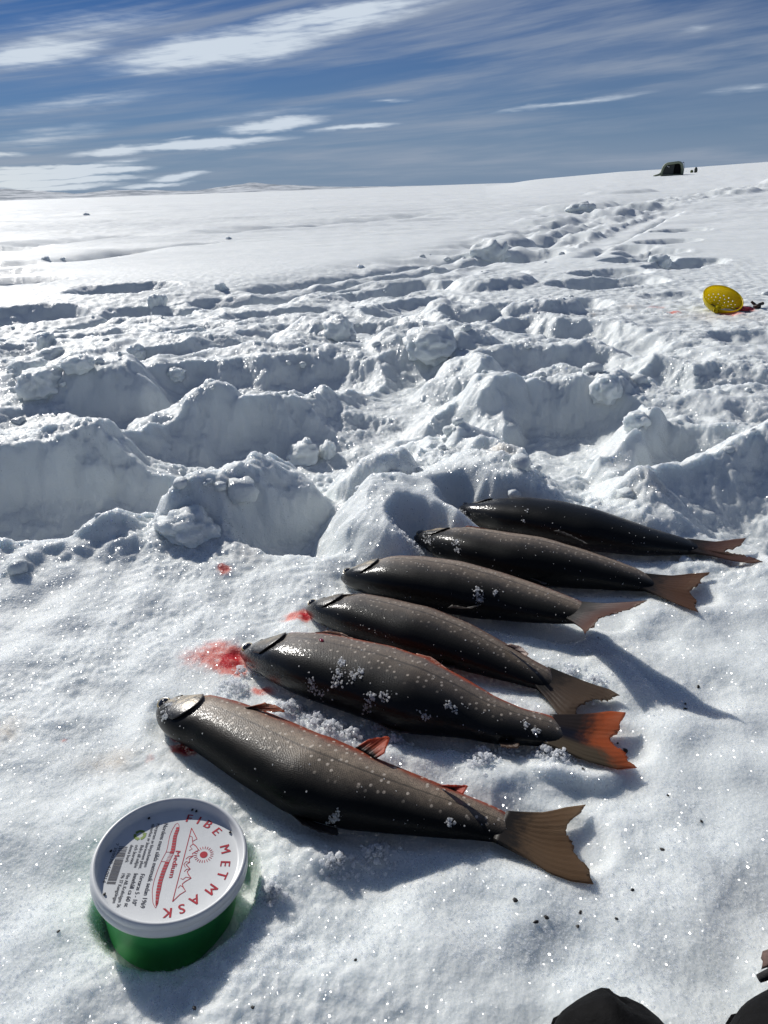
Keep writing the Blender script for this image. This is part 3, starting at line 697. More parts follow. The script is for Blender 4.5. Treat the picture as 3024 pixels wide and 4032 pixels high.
# ------------------------------------------------------------------ fish
def skin_material(F, idx):
    m, t = mat('char_skin')
    uv = t.n('ShaderNodeUVMap', dict(uv_map='skin')); s = t.n('ShaderNodeSeparateXYZ', Vector=uv)
    mu = t.n('ShaderNodeUVMap', dict(uv_map='metric'))
    u, v = (s, 0), (s, 1)
    nz = t.noise(mu, 90.0, 4.0, .6); nb = t.noise(mu, 30.0, 3.0, .6)
    vv = t.math('ADD', v, t.math('MULTIPLY_ADD', (nb, 0), .16, c=-.08))
    r = t.n('ShaderNodeValToRGB'); t.put(r, 0, vv)
    cr_ = r.color_ramp; cr_.elements[0].position = .0; cr_.elements[0].color = c4(.006, .007, .0075)
    cr_.elements[1].position = 1.0; cr_.elements[1].color = c4(*[min(1, q * 1.2 + .02) for q in F['belly']])
    sh = F['sheen']
    for p, c in ((.22, (.008, .009, .009)), (.33, (.035 * sh + .006, .031 * sh + .006, .027 * sh + .006)), (.45, (.17 * sh + .008, .134 * sh + .008, .098 * sh + .007)), (.57, (.34 * sh + .01, .268 * sh + .01, .198 * sh + .01)), (.64, (.27 * sh + .01, .19 * sh + .01, .14 * sh + .01)), (.71, F['belly'])):
        e = cr_.elements.new(p); e.color = c4(*c)
    # pale spots of a char
    vo = t.n('ShaderNodeTexVoronoi', dict(feature='F1', voronoi_dimensions='2D'), Vector=mu, Scale=150.0, Randomness=.9)
    sp_ = t.math('MULTIPLY', t.rng((vo, 0), .10, .22, 1.0, 0.0), t.rng((t.n('ShaderNodeSeparateColor', Color=(vo, 'Color')), 0), .38, .42))
    sp_ = t.math('MULTIPLY', sp_, t.math('MULTIPLY', t.rng(v, .28, .42), t.rng(v, .86, .74)))
    sp_ = t.math('MULTIPLY', sp_, t.math('MULTIPLY', t.rng(u, .17, .24), .9 * F['spots']))
    mot = t.noise(mu, 210.0, 4.0, .7)
    colm = t.mix(t.rng(mot, .3, .7, .0, .4), (r, 0), c4(.012, .012, .011))
    col = t.mix(sp_, colm, c4(.56, .49, .41))
    # small scales in slanting rows
    mp = t.n('ShaderNodeMapping', Vector=mu, Rotation=(0, 0, R(38)), Scale=(780, 780, 1))
    sc = t.n('ShaderNodeTexVoronoi', dict(feature='F1', voronoi_dimensions='2D'), Vector=mp, Scale=1.0, Randomness=.5)
    scl = t.math('MULTIPLY', (sc, 0), t.rng(u, .15, .22))
    col = t.mix(t.math('MULTIPLY', t.rng(scl, .25, .75), .45), col, c4(.008, .008, .008))
    # lateral line
    ll = t.math('MULTIPLY', t.rng(t.math('ABSOLUTE', t.math('SUBTRACT', v, .505)), .004, .016, 1.0, 0.0), t.rng(u, .17, .24, 0, .55))
    col = t.mix(ll, col, c4(.02, .018, .016))
    # head: darker crown, scale-free
    hd = t.rng(u, .20, .13)
    ck = t.noise(mu, 150.0, 5.0, .7)
    hc = t.mix(t.math('MULTIPLY', t.rng(vv, .36, .46), t.rng(ck, .30, .62, .25, 1.0)), c4(.010, .010, .010), c4(*((.42, .35, .24) if (F.get('gold') or idx == 0) else (.13, .11, .075))))
    hc = t.mix(t.rng(u, .075, .045), hc, c4(.012, .012, .012))
    col = t.mix(hd, col, hc)
    bmp = t.n('ShaderNodeBump', Height=t.math('ADD', t.math('MULTIPLY', scl, -.5), t.math('MULTIPLY', (nz, 0), .5)), Strength=.6, Distance=.0007)
    cn = t.noise(mu, 260.0, 3.0, .6)
    cbp = t.n('ShaderNodeBump', Height=cn, Strength=.5, Distance=.0012)
    b = bsdf(t, Base_Color=col, Roughness=t.rng(hd, 0, 1, .44, .3), IOR=1.36, Normal=bmp, Specular_IOR_Level=t.rng(v, .25, .5, .06, .5), Coat_Weight=t.rng(u, .10, .36, .85 * F['wet'], .30 * F['wet']), Coat_Normal=cbp, Coat_Roughness=.12)
    return m
def fin_material(name, base, tip, red=False):
    m, t = mat(name)
    uv = t.n('ShaderNodeUVMap', dict(uv_map='skin')); s = t.n('ShaderNodeSeparateXYZ', Vector=uv)
    n = t.noise(uv, 9.0, 3.0, .6)
    f = t.math('ADD', (s, 0), t.math('MULTIPLY_ADD', (n, 0), .4, c=-.2))
    col = t.mix(t.rng(f, .1, .8), c4(*base), c4(*tip))
    col = t.mix(t.rng(f, .08, .40, 1, 0), col, c4(.028, .025, .022))
    wv = t.math('SINE', t.math('MULTIPLY', t.math('ADD', (s, 1), t.math('MULTIPLY', (n, 0), .05)), 330.0))
    col = t.mix(t.rng(wv, .3, 1.0, 0, .35), col, c4(*[q * .35 for q in base]))
    if red:
        bl = t.math('MULTIPLY', t.rng(t.math('ABSOLUTE', t.math('SUBTRACT', (s, 1), .47)), .02, .22, 1, 0), t.rng(f, .62, .25))
        col = t.mix(t.rng(f, .75, .3), col, c4(.03, .022, .02))
        col = t.mix(bl, col, c4(.006, .008, .02))
        lower = t.math('MULTIPLY', t.rng((s, 1), .55, .75), t.rng(f, .95, .6))
        col = t.mix(lower, col, c4(.11, .085, .055))
    bp = t.n('ShaderNodeBump', Height=wv, Strength=.2, Distance=.0004)
    p = t.n('ShaderNodeBsdfPrincipled', None, Base_Color=col, Roughness=.42, Normal=bp, Specular_IOR_Level=.4)
    tl = t.n('ShaderNodeBsdfTranslucent', None, Color=col)
    mx = t.n('ShaderNodeMixShader', None, i0=.5, i1=p, i2=tl)
    trp = t.n('ShaderNodeBsdfTransparent', None, Color=c4(.9, .8, .7))
    mx = t.n('ShaderNodeMixShader', None, i0=t.math('MULTIPLY', t.rng(f, .35, 1.0, 0, .34), t.rng(wv, -.6, .8, 1.0, .35)), i1=mx, i2=trp)
    t.n('ShaderNodeOutputMaterial', Surface=mx)
    return m
def add_uv(me, name, per_vert):
    l = me.uv_layers.new(name=name)
    vi = np.zeros(len(me.loops), np.int32); me.loops.foreach_get('vertex_index', vi)
    l.data.foreach_set('uv', np.asarray(per_vert, np.float32)[vi].ravel())
def sheet(grid, thick, uvs, name, m, parent, origin):      # a thin solid sheet from a grid of points
    n, k, _ = grid.shape
    du = np.gradient(grid, axis=0); dv = np.gradient(grid, axis=1); nm = np.cross(du, dv); nm /= np.linalg.norm(nm, axis=2)[..., None] + 1e-12
    tk = thick if np.ndim(thick) else np.full((n, k), thick)
    top = (grid + nm * tk[..., None] / 2).reshape(-1, 3); bot = (grid - nm * tk[..., None] / 2).reshape(-1, 3)
    v = np.concatenate([top, bot]) - origin; N = n * k
    f = []
    for a in range(n - 1):
        for b in range(k - 1):
            q = (a * k + b, a * k + b + 1, (a + 1) * k + b + 1, (a + 1) * k + b)
            f.append(tuple(reversed(q))); f.append(tuple(x + N for x in q))
    ring = [b for b in range(k)] + [a * k + k - 1 for a in range(1, n)] + [(n - 1) * k + b for b in range(k - 2, -1, -1)] + [a * k for a in range(n - 2, 0, -1)]
    for a in range(len(ring)):
        p, q = ring[a], ring[(a + 1) % len(ring)]; f.append((p, q, q + N, p + N))
    me = mesh(name, v, f)
    U = uvs.reshape(-1, 2); add_uv(me, 'skin', np.concatenate([U, U]))
    o = obj(name, me, m, parent)
    bm = bmesh.new(); bm.from_mesh(me); bmesh.ops.recalc_face_normals(bm, faces=bm.faces); bm.to_mesh(me); bm.free()
    return o
EYE_DARK = simple('fish_eye_dark', (.006, .006, .007), .06, Coat_Weight=.8, Coat_Roughness=.05)
EYE_GOLD = simple('fish_iris', (.28, .22, .10), .25, var=.3, bscale=900)
GILL = {}
def gill_mat(gold):
    m, t = mat('gill_plate')
    oc = t.n('ShaderNodeTexCoord'); n = t.noise((oc, 'Object'), 120.0, 4.0, .65); n2 = t.noise((oc, 'Object'), 420.0, 3.0, .6)
    hi = c4(.42, .35, .24) if gold else c4(.17, .14, .09)
    c = t.mix(t.rng(n, .36, .62), c4(.045, .038, .028), hi)
    bp = t.n('ShaderNodeBump', Height=n2, Strength=.5, Distance=.001)
    uvp = t.n('ShaderNodeSeparateXYZ', Vector=t.n('ShaderNodeUVMap', dict(uv_map='skin')))
    c = t.mix(t.rng((uvp, 0), .0, .45, 1, 0), c, c4(.02, .019, .018))
    c = t.mix(t.rng((uvp, 1), .22, .42, 1, 0), c, c4(.012, .012, .011))
    c = t.mix(t.rng((uvp, 0), .86, .97, 0, .9), c, c4(.02, .016, .014))
    bsdf(t, Base_Color=c, Roughness=.36, Metallic=.1, Coat_Weight=.2, Coat_Roughness=.1, Normal=bp)
    return m
GILL[True], GILL[False] = gill_mat(True), gill_mat(False)
MOUTH = simple('fish_mouth', (.018, .010, .010), .35)
fish_bvh = []
NRG = 44
GROUP = 'freshly caught char laid out in a row on the snow'
for idx, F in enumerate(FISH):
    A, T, Nn, a, b = F['A'], F['T'], F['Nn'], F['a'], F['b']
    org = np.array([A[:, 0].mean(), A[:, 1].mean(), 0.0])
    root = thing('char_fish', org, F['label'], 'fish', GROUP)
    s_arc = np.r_[0, np.cumsum(np.linalg.norm(np.diff(A, axis=0), axis=1))]; un = s_arc / s_arc[-1]
    roll = R(F['roll'])
    dors = math.pi - roll                      # the back faces the camera, turned up by the roll
    def surf(ui, ang, push=0.0):               # a point of the skin; ang from the belly side over the top
        Ai = np.array([np.interp(ui, un, A[:, c]) for c in range(3)]).T
        Ni = np.array([np.interp(ui, un, Nn[:, c]) for c in range(3)]).T; Ni /= np.linalg.norm(Ni)
        ai = np.interp(ui, un, a) + push; bi = np.interp(ui, un, b) + push
        ca, sa = math.cos(ang), math.sin(ang); e = 1.0
        rr_ = (abs(ca) ** 2.55 + abs(sa) ** 2.55) ** (-1 / 2.55)
        return Ai + Ni * (ca * rr_ * ai) + np.array([0, 0, 1]) * (sa * rr_ * bi)
    vs, uv1, uv2 = [], [], []
    angs = np.linspace(0, 2 * math.pi, NRG + 1)
    for i in range(NST):
        for an in angs:
            p = surf(un[i], an)
            dv = abs((an - dors + math.pi) % (2 * math.pi) - math.pi) / math.pi
            # slit of the mouth and a soft fold behind the head
            gro = 0.0
            if un[i] < .075: gro = .0012 * math.exp(-((dv - .66) / .03) ** 2) * (1 - un[i] / .075)
            if .10 < un[i] < .24:
                ge = .185 - .040 * (2 * (dv - .20) / .54 - 1) ** 2 + .008
                if .18 < dv < .78: gro = max(gro, .0022 * math.exp(-((un[i] - ge) / .009) ** 2))
            if gro:
                c0 = A[i]; p = c0 + (p - c0) * (1 - gro / max(a[i], .004))
            vs.append(p - org); uv1.append((un[i], dv)); uv2.append((s_arc[i], ((an - dors + math.pi) % (2 * math.pi) - math.pi) * (a[i] + b[i]) / 2 + idx * .37))
    k = NRG + 1
    f = [(i * k + j, i * k + j + 1, (i + 1) * k + j + 1, (i + 1) * k + j) for i in range(NST - 1) for j in range(NRG)]
    f.append(tuple(range(NRG))[::-1]); f.append(tuple((NST - 1) * k + j for j in range(NRG)))
    f = [tuple(reversed(q)) for q in f]
    me = mesh('body', vs, f); add_uv(me, 'skin', uv1); add_uv(me, 'metric', uv2)
    me.uv_layers.active_index = 0
    F['skin'] = skin_material(F, idx)
    body = obj('body', me, F['skin'], root)
    fish_bvh.append(BVHTree.FromPolygons([Vector(q + org) for q in vs], f))
    # gill cover, jaw plate
    def plate(name, u0, u1, a0, a1, m, lift, curve, nu=16, nv=14):
        g = np.zeros((nu, nv, 3)); U = np.zeros((nu, nv, 2)); tk = np.zeros((nu, nv))
        for x in range(nu):
            for y in range(nv):
                fy = y / (nv - 1); ue = u1 - curve * (2 * fy - 1) ** 2
                fx = x / (nu - 1); ui = u0 + (ue - u0) * fx
                g[x, y] = surf(ui, a0 + (a1 - a0) * fy, lift * (fx ** 1.5) * math.sin(math.pi * min(max(fy, .02), .98)) ** .6 - .0005)
                U[x, y] = (fx, fy); tk[x, y] = .0007
        return sheet(g, tk, U, name, m, body, org)
    gold = bool(F.get('gold')) or idx == 0
    top = dors - math.pi * .5                    # middle of the upper flank
    gl = plate('gill_cover', .085, .185, dors - math.pi * .20, dors - math.pi * .74, GILL[gold], .0016, .040)
    plate('jaw_plate', .018, .085, dors - math.pi * .60, dors - math.pi * .70, F['skin'], .0010, .012, 10, 5)
    # eye
    ea = dors - math.pi * .38; ep = surf(.052, ea, -.0014); er = .0050 * F['len'] / .31
    nrm_ = surf(.052, ea, .002) - surf(.052, ea, -.002); nrm_ = Vector(nrm_).normalized()
    q = nrm_.to_track_quat('Z', 'Y').to_matrix()
    ev = np.array([(q @ Vector((x * er, y * er, z * er * .72)))[:] for x, y, z in IV4]) + ep - org
    eye = obj('eye', mesh('eye', ev, IF4), EYE_DARK, body)
    tv, tf = revolve([(er * .80, er * .30), (er * .98, er * .40), (er * 1.14, er * .18), (er * 1.05, -er * .2)], 28)
    tv = np.array([(q @ Vector(p))[:] for p in tv]) + ep - org
    obj('iris_ring', mesh('iris_ring', tv, tf), EYE_GOLD if idx != 5 else EYE_DARK, eye)
    # tail fin: a patch between root, two edges and the notched outer edge
    t = F['tail']; nu, nv = 22, 40
    fu = np.linspace(0, 1, nu); fv = np.linspace(0, 1, nv)
    up_, lo_, out_ = resample(t['up'], fu), resample(t['lo'], fu), resample(t['out'], fv)
    q0 = pix(A[-12]); dq = q0 - (np.array(t['up'][0]) + np.array(t['lo'][0])) / 2; dq = dq / np.linalg.norm(dq) * 60
    up_ = up_ + dq * ((1 - fu) ** 3)[:, None]; lo_ = lo_ + dq * ((1 - fu) ** 3)[:, None]
    rt_ = resample([up_[0], lo_[0]], fv)
    z0, z1 = t['z']; z0 = float(A[-6][2])
    grid = np.zeros((nu, nv, 3)); U = np.zeros((nu, nv, 2)); tk = np.zeros((nu, nv))
    zo = np.interp(fv, np.linspace(0, 1, len(t['zout'])), t['zout']) if 'zout' in t else np.full(nv, z1)
    for x in range(nu):
        for y in range(nv):
            p = (1 - fu[x]) * rt_[y] + fu[x] * out_[y] + (1 - fv[y]) * up_[x] + fv[y] * lo_[x] - ((1 - fu[x]) * ((1 - fv[y]) * up_[0] + fv[y] * lo_[0]) + fu[x] * ((1 - fv[y]) * out_[0] + fv[y] * out_[-1]))
            z = z0 + (zo[y] - z0) * (fu[x] ** .7) + .0012 * math.sin(fv[y] * 9 + idx) * fu[x]
            if x >= nu - 2: p = p + (rng.uniform(-5, 5, 2) + 9 * math.sin(fv[y] * 17 + idx * 2) * (out_[y] - rt_[y]) / np.linalg.norm(out_[y] - rt_[y])) * (1 if x == nu - 1 else .4) * min(1, 6 * fv[y], 6 * (1 - fv[y]))
            grid[x, y] = at(p[0], p[1], z + .0002 * math.sin(fv[y] * 75) * min(1, 3 * fu[x]) ); U[x, y] = (fu[x], fv[y]); tk[x, y] = .0007 + .0035 * (1 - fu[x]) ** 3
    tm = fin_material('tail_fin_skin', [q * 1.3 for q in t['tint']], [q * 1.25 for q in t['tip']], bool(F.get('red')))
    sheet(grid, tk, U, 'tail_fin', tm, root, org)
    for (fnm, bs_, ts_, fz, fc) in F['fins']:
        nu, nv = 10, 20
        fv = np.linspace(0, 1, nv); fu = np.linspace(0, 1, nu)
        B = resample(bs_, fv); O = smooth_curve(resample(ts_, fv), 1)
        grid = np.zeros((nu, nv, 3)); U = np.zeros((nu, nv, 2))
        for x in range(nu):
            for y in range(nv):
                p = B[y] * (1 - fu[x]) + O[y] * fu[x]
                if x == nu - 1: p = p + rng.uniform(-2, 2, 2)
                grid[x, y] = at(p[0], p[1], max(.004, fz + .004 * fu[x] + .0004 * math.sin(fv[y] * 50))); U[x, y] = (fu[x], fv[y])
        fm = fin_material('fin_skin', [q * .8 for q in fc], [min(1, q * 1.25 + .03) for q in fc])
        sheet(grid, .0009, U, fnm, fm, root, org)

def on_fish(px, py):
    r = Vector(ray(px, py)).normalized(); best = None
    for bv in fish_bvh:
        h = bv.ray_cast(Vector(EYE), r)
        if h[0] is not None and (best is None or h[3] < best[1]): best = (h[0], h[3], h[1])
    return best
# wet snow that stuck to the fish
def crystal_cluster(pts, size):
    vs, fs, o = [], [], 0
    for p in pts:
        s = size * rng.uniform(.5, 1.2)
        v_, f_ = (IV1.copy(), IF1); v_ = v_ * (1 + .28 * rng.uniform(-1, 1, (len(v_), 1))) * s * rng.uniform(.7, 1.2, 3)
        v_ = v_ @ rot_rand(1)[0].T + p
        vs.append(v_); fs.append(f_ + o); o += len(v_)
    return np.concatenate(vs), np.concatenate(fs)
CLUMPS = [  # list of strokes (x, y, spread px), label
 ([(1345,2610,16),(1335,2650,18),(1322,2690,20)], 55, 'tallest smear of wet snow crystals on the back of the red edged char'),
 ([(1390,2665,20),(1420,2650,12)], 32, 'chunk of wet snow right of the tall smear on the red edged char'),
 ([(1225,2680,14),(1235,2710,16),(1262,2735,22)], 34, 'thin sprinkle of crystals near the lower edge behind the head of the red edged char'),
 ([(1452,2758,18),(1462,2740,14),(1442,2790,14)], 34, 'wet snow lump at the middle lower edge of the red edged char'),
 ([(1515,2738,18)], 20, 'round crystal lump on the flank above the middle of the red edged char'),
 ([(1762,2775,12),(1790,2795,16)], 22, 'crystal sprinkle on the rear half of the red edged char'),
 ([(1672,2820,14)], 12, 'faint crystal spot low on the rear half of the red edged char'),
 ([(2070,2850,12),(2110,2880,12)], 22, 'crystals near the tail root of the red edged char'),
 ([(1880,2335,16),(1890,2360,12)], 30, 'clump of wet snow on the fin of the char with the upright tail'),
 ([(1950,2330,10)], 14, 'small clump right of the fin clump on the char with the upright tail'),
 ([(1675,2115,16),(1690,2135,10)], 26, 'snow stuck over the eye of the second char from the back'),
 ([(1795,2135,14),(1800,2165,10)], 22, 'crystals behind the gills of the second char from the back'),
 ([(1822,2020,14),(1835,2045,12)], 30, 'snow stuck to the snout of the furthest char'),
 ([(2060,2050,6),(2075,2010,6)], 8, 'few crystals on the back of the furthest char'),
 ([(1320,3205,22),(1310,3230,16)], 16, 'sparse crystals low on the front char above its dorsal fin'),
 ([(660,2770,18),(650,2820,16),(690,2745,18)], 46, 'crust of crystals round the snout of the front char'),
 ([(1770,3232,14)], 12, 'crystals along the lower edge of the front char near the middle'),
]
for strokes, n, lab in CLUMPS:
    pts = []
    n = int(n * 5)
    for q in range(n * 3):
        sx, sy, spd = strokes[q % len(strokes)]
        h = on_fish(sx + rng.normal() * spd * .62, sy + rng.normal() * spd * .62)
        if h is not None and len(pts) < n: pts.append(np.array(h[0]) + np.array(h[2]) * rng.uniform(0, .0036) * math.exp(-.5 * float(rng.normal()) ** 2))
    if len(pts) < 3: continue
    pts = np.array(pts); c0 = pts.mean(0)
    v_, f_ = crystal_cluster(pts - c0, .0013)
    o = obj('snow_clump', mesh('snow_clump', v_, f_, smooth=False), ICE); o.location = c0
    tag(o, lab, 'snow clump', 'wet snow clumps stuck to the fish')
pts = []
for F in FISH:
    um = np.array(F['up'], float); lm = np.array(F['lo'], float)
    for q in range(55):
        t_ = rng.random(); g_ = rng.random() ** .8
        p = resample(F['up'], np.array([t_]))[0] * (1 - g_) + resample(F['lo'], np.array([t_]))[0] * g_
        h = on_fish(p[0], p[1])
        if h is not None: pts.append(np.array(h[0]) + np.array(h[2]) * .0002)
v_, f_ = crystal_cluster(np.array(pts), .00075)
tag(obj('ice_specks', mesh('ice_specks', v_, f_, smooth=False), ICE), 'single tiny ice grains scattered over the fish', kind='stuff')
h = on_fish(1266, 2521)
if h:
    o = obj('blood_drop', mesh('blood_drop', IV2 * np.array([.0045, .0022, .0012]), IF2), simple('blood', (.16, .008, .012), .08, Coat_Weight=.8))
    o.location = h[0]; o.rotation_euler = Vector(h[2]).to_track_quat('Z', 'X').to_euler(); tag(o, 'dark red blood drop behind the head of the red edged char', 'blood drop')

# ------------------------------------------------------------------ bait tub
tn = np.array([math.sin(R(7.9)) * math.cos(R(-15.8)), math.sin(R(7.9)) * math.sin(R(-15.8)), math.cos(R(7.9))])
ta = np.cross([0, 1, 0], tn); ta /= np.linalg.norm(ta); tb = np.cross(tn, ta)
pa = R(-88.7)                                     # the print is turned on the lid
e1 = ta * math.cos(pa) + tb * math.sin(pa); e2 = np.cross(tn, e1)
tub = thing('bait_tub', TUB_C, 'green plastic bait tub with white printed lid, half sunk in the snow', 'bait tub')
Mt = Matrix.Identity(4)
for i in range(3): Mt[i][0] = e1[i]; Mt[i][1] = e2[i]; Mt[i][2] = tn[i]; Mt[i][3] = TUB_C[i]
tub.matrix_world = Mt @ Matrix.Diagonal((1.035, 1.035, 1.05, 1))
def plastic(name, col, rough, trans=0.0, spec=.5):
    m, t = mat(name)
    oc = t.n('ShaderNodeTexCoord'); n = t.noise((oc, 'Object'), 60.0, 4.0, .6); n2 = t.noise((oc, 'Object'), 900.0, 2.0, .5)
    c = t.mix(t.rng(n, .3, .7), c4(*[q * .93 for q in col]), c4(*col))
    bp = t.n('ShaderNodeBump', Height=n2, Strength=.06, Distance=.0004)
    p = t.n('ShaderNodeBsdfPrincipled', None, Base_Color=c, Roughness=rough, Normal=bp, Specular_IOR_Level=spec)
    if trans:
        tl = t.n('ShaderNodeBsdfTranslucent', None, Color=c); mx = t.n('ShaderNodeMixShader', None, i0=trans, i1=p, i2=tl)
        t.n('ShaderNodeOutputMaterial', Surface=mx)
    else: t.n('ShaderNodeOutputMaterial', Surface=p)
    return m
GREEN = plastic('green_plastic', (.11, .66, .21), .32, .42)
WHITE = plastic('white_plastic', (.66, .68, .69), .38)
v, f = revolve([(0, -.056), (.0375, -.056), (.0394, -.0550), (.0406, -.0520), (.0450, -.0125), (.0462, -.0118), (.0466, -.0105), (.0466, -.0095), (.0440, -.0092), (.0436, -.011), (.0388, -.052), (0, -.053)], 96)
obj('tub_body', mesh('tub_body', v, f), GREEN, tub)
v, f = revolve([(0, -.0068), (.0418, -.0068), (.0428, -.0066), (.0436, -.0058), (.0447, -.0014), (.0452, -.0004), (.0462, .0002), (.0472, -.0001), (.0479, -.0010), (.0483, -.0026), (.0482, -.0046), (.0479, -.0050), (.0484, -.0056), (.0488, -.0085), (.0486, -.0100), (.0476, -.0102), (.0470, -.0090), (.0466, -.0090), (0, -.0086)], 128)
lid = obj('lid', mesh('lid', v, f), WHITE, tub)
ZP = -.0068; PX, PY = -2.3, -.9
RED = simple('red_print', (.42, .020, .035), .4, var=.1); INK = simple('dark_print', (.035, .037, .05), .5, var=.15); LEAF = simple('green_print', (.17, .25, .035), .45, var=.15)
def print_obj(name, v, f, m, z=0.00012, layers=1):
    n3v = len(v) // layers
    v = [((p[0] + PX) / 1000, (p[1] + PY) / 1000, ZP + z + .00003 * (i_ // n3v)) for i_, p in enumerate(v)]
    return obj(name, mesh(name, v, f, False), m, lid)
def stroke(pts, wd):                              # flat ribbon along a line, in mm
    p = np.array(pts, float); d = np.gradient(p, axis=0); d /= np.linalg.norm(d, axis=1)[:, None] + 1e-9; n = np.stack([-d[:, 1], d[:, 0]], -1) * wd / 2
    v = np.concatenate([p + n, p - n]); k = len(p)
    return [tuple(q) for q in v], [(i + k, i + 1 + k, i + 1, i) for i in range(k - 1)]
def text_mesh(s, bold=0.0):
    cu = bpy.data.curves.new('t', 'FONT'); cu.body = s; cu.size = 1.0; cu.resolution_u = 3
    o = bpy.data.objects.new('t', cu); COL.objects.link(o)
    dg = bpy.context.evaluated_depsgraph_get(); dg.update()
    me = bpy.data.meshes.new_from_object(o.evaluated_get(dg))
    v = np.array([q.co[:2] for q in me.vertices]); f = [tuple(p.vertices) for p in me.polygons]
    if bold:
        n_ = len(v); v = np.concatenate([v - (bold, 0), v, v + (bold, 0)]); f = f + [tuple(i + n_ for i in q) for q in f] + [tuple(i + 2 * n_ for i in q) for q in f]
    bpy.data.objects.remove(o); bpy.data.curves.remove(cu); bpy.data.meshes.remove(me)
    return v, f
def text_line(name, s, x0, x1, y, m, bold=0.012, height=None):
    v, f = text_mesh(s, bold); w_ = v[:, 0].max() - v[:, 0].min(); k = (x1 - x0) / w_
    ky = k if height is None else height / .72
    v = np.stack([(v[:, 0] - v[:, 0].min()) * k + x0, v[:, 1] * ky + y], -1)
    return print_obj(name, v, f, m, layers=3 if bold else 1)
# lettering round the rim: measured angle and radius of every letter
VV, FFc = [], []
for bo in (-.2, .2, 0):
  for ch, (cx_, cy_) in zip('FIBEMETMASK', [(-33.1,5.5),(-31.8,12.3),(-28.7,19.1),(-23.2,25.9),(-9.7,33.5),(1.5,35.3),(9.8,34.7),(20.2,29.7),(28.,21.1),(34.,14.4),(37.,6.2)]):
    v, f = text_mesh(ch, .0); v = v - (v.max(0) + v.min(0)) / 2; v *= 9.0; v[:, 0] += bo
    an = math.atan2(cy_ - 2.5, cx_ - 2.0) - math.pi / 2
    c_, s_ = math.cos(an), math.sin(an); v = v @ np.array([[c_, -s_], [s_, c_]]).T + (cx_, cy_)
    o_ = len(VV); VV += [tuple(q) for q in v]; FFc += [tuple(i + o_ for i in q) for q in f]
print_obj('rim_lettering', VV, FFc, RED, layers=3)
text_line('lettering', 'Medium', -6.8, 13.2, 2.0, RED, .02, 3.3)
text_line('lettering', 'Nordens mest sålda metmask sedan 1969', -28.0, 34.4, -10.4, INK, .012, 2.9)
text_line('lettering', 'Merparten av förpackningen', -27.4, 6.2, -15.2, INK, .006, 2.2)
text_line('lettering', 'tillverkas av återvunnen plast.', -27.1, 7.8, -18.2, INK, .006, 2.2)
text_line('lettering', 'Bidra till miljön', -9.9, 6.9, -21.3, INK, .006, 2.2)
text_line('lettering', 'och återvinn', -10.0, 4.4, -24.6, INK, .006, 2.2)
text_line('lettering', 'denna burk', -9.9, 3.4, -27.8, INK, .006, 2.2)
text_line('lettering', 'Förvaras 5 - 10°', 11.2, 33.0, -15.8, INK, .016, 2.7)
text_line('lettering', 'Innehåll ca 60 st', 11.1, 34.0, -20.0, INK, .016, 2.7)
text_line('lettering', 'Fibe AB, Kraftvägen 36', 11.3, 34.5, -24.2, INK, .006, 2.2)
text_line('lettering', '196 37 Kungsängen', 11.5, 31.8, -27.4, INK, .006, 2.2)
bars = []; x = -8.2; rb = random.Random(5)
while x < 18.6:
    wd = rb.choice([.33, .33, .66, .99]); bars.append(([(x, -34.6), (x + wd, -34.6), (x + wd, -29.2), (x, -29.2)], [(0, 1, 2, 3)])); x += wd + rb.choice([.33, .33, .66])
v, f = join(*bars); print_obj('barcode', v, f, INK)
text_line('lettering', '7 350030 410014', -10.5, 18.4, -37.2, INK, .004, 1.9)
# mountains, sun, worm, recycling arrows
mt = join(stroke(np.array([(-25.2,8.5),(29.5,7.9)]), .5), stroke([(-25.2,8.5),(-20.5,11.4),(-16.6,13.8),(-14.6,11.2),(-12.6,12.0),(-11.2,14.0),(-8.1,16.5),(-5.2,13.0),(-3.4,13.9),(-1.2,11.8),(1.5,12.6),(3.2,10.6),(6.3,13.9),(8.2,12.4),(10.2,13.4),(12.9,15.8),(15.4,12.6),(17.2,11.2),(19.4,12.2),(22.0,14.2),(24.6,11.2),(29.5,7.9)], .55),
          stroke([(-18.8,8.6),(-18.0,10.4),(-14.6,11.2)], .4), stroke([(-12.6,12.0),(-10.6,10.4),(-8.6,12.2),(-7.4,10.4)], .4), stroke([(-3.4,13.9),(-2.8,11.2),(-.8,9.6)], .4), stroke([(1.5,12.6),(1.0,10.2),(3.2,9.2),(5.2,10.6)], .4), stroke([(6.3,13.9),(6.6,11.6),(8.4,10.6)], .4), stroke([(12.9,15.8),(12.2,12.4),(14.0,11.0),(13.4,9.4)], .4), stroke([(19.4,12.2),(18.2,10.2),(20.2,9.2)], .4))
print_obj('mountain_print', *mt, RED)
cv = [(-4.7 + 2.5 * math.cos(k * math.pi / 12), 20.4 + 2.5 * math.sin(k * math.pi / 12)) for k in range(24)]
sn = [(cv, [tuple(range(24))])]
for k in range(22):
    q = 2 * math.pi * k / 22; sn.append(stroke([(-4.7 + 4.3 * math.cos(q), 20.4 + 4.3 * math.sin(q)), (-4.7 + 6.3 * math.cos(q), 20.4 + 6.3 * math.sin(q))], .42))
print_obj('sun_print', *join(*sn), RED)
wc = resample([(-27.5,-2.6),(-24,-2.6),(-18,-3.2),(-12,-2.6),(-6,-2.2),(0,-3.6),(8,-4.6),(16,-5.0),(24,-4.4),(30,-3.2),(34,-2.2)], np.linspace(0, 1, 60)); wc = smooth_curve(wc, 3) + (0, 1.0)
ww = np.interp(np.linspace(0, 1, 60), [0, .06, .3, .5, .8, .95, 1], [1.2, 2.2, 2.5, 2.6, 2.5, 1.5, .1])
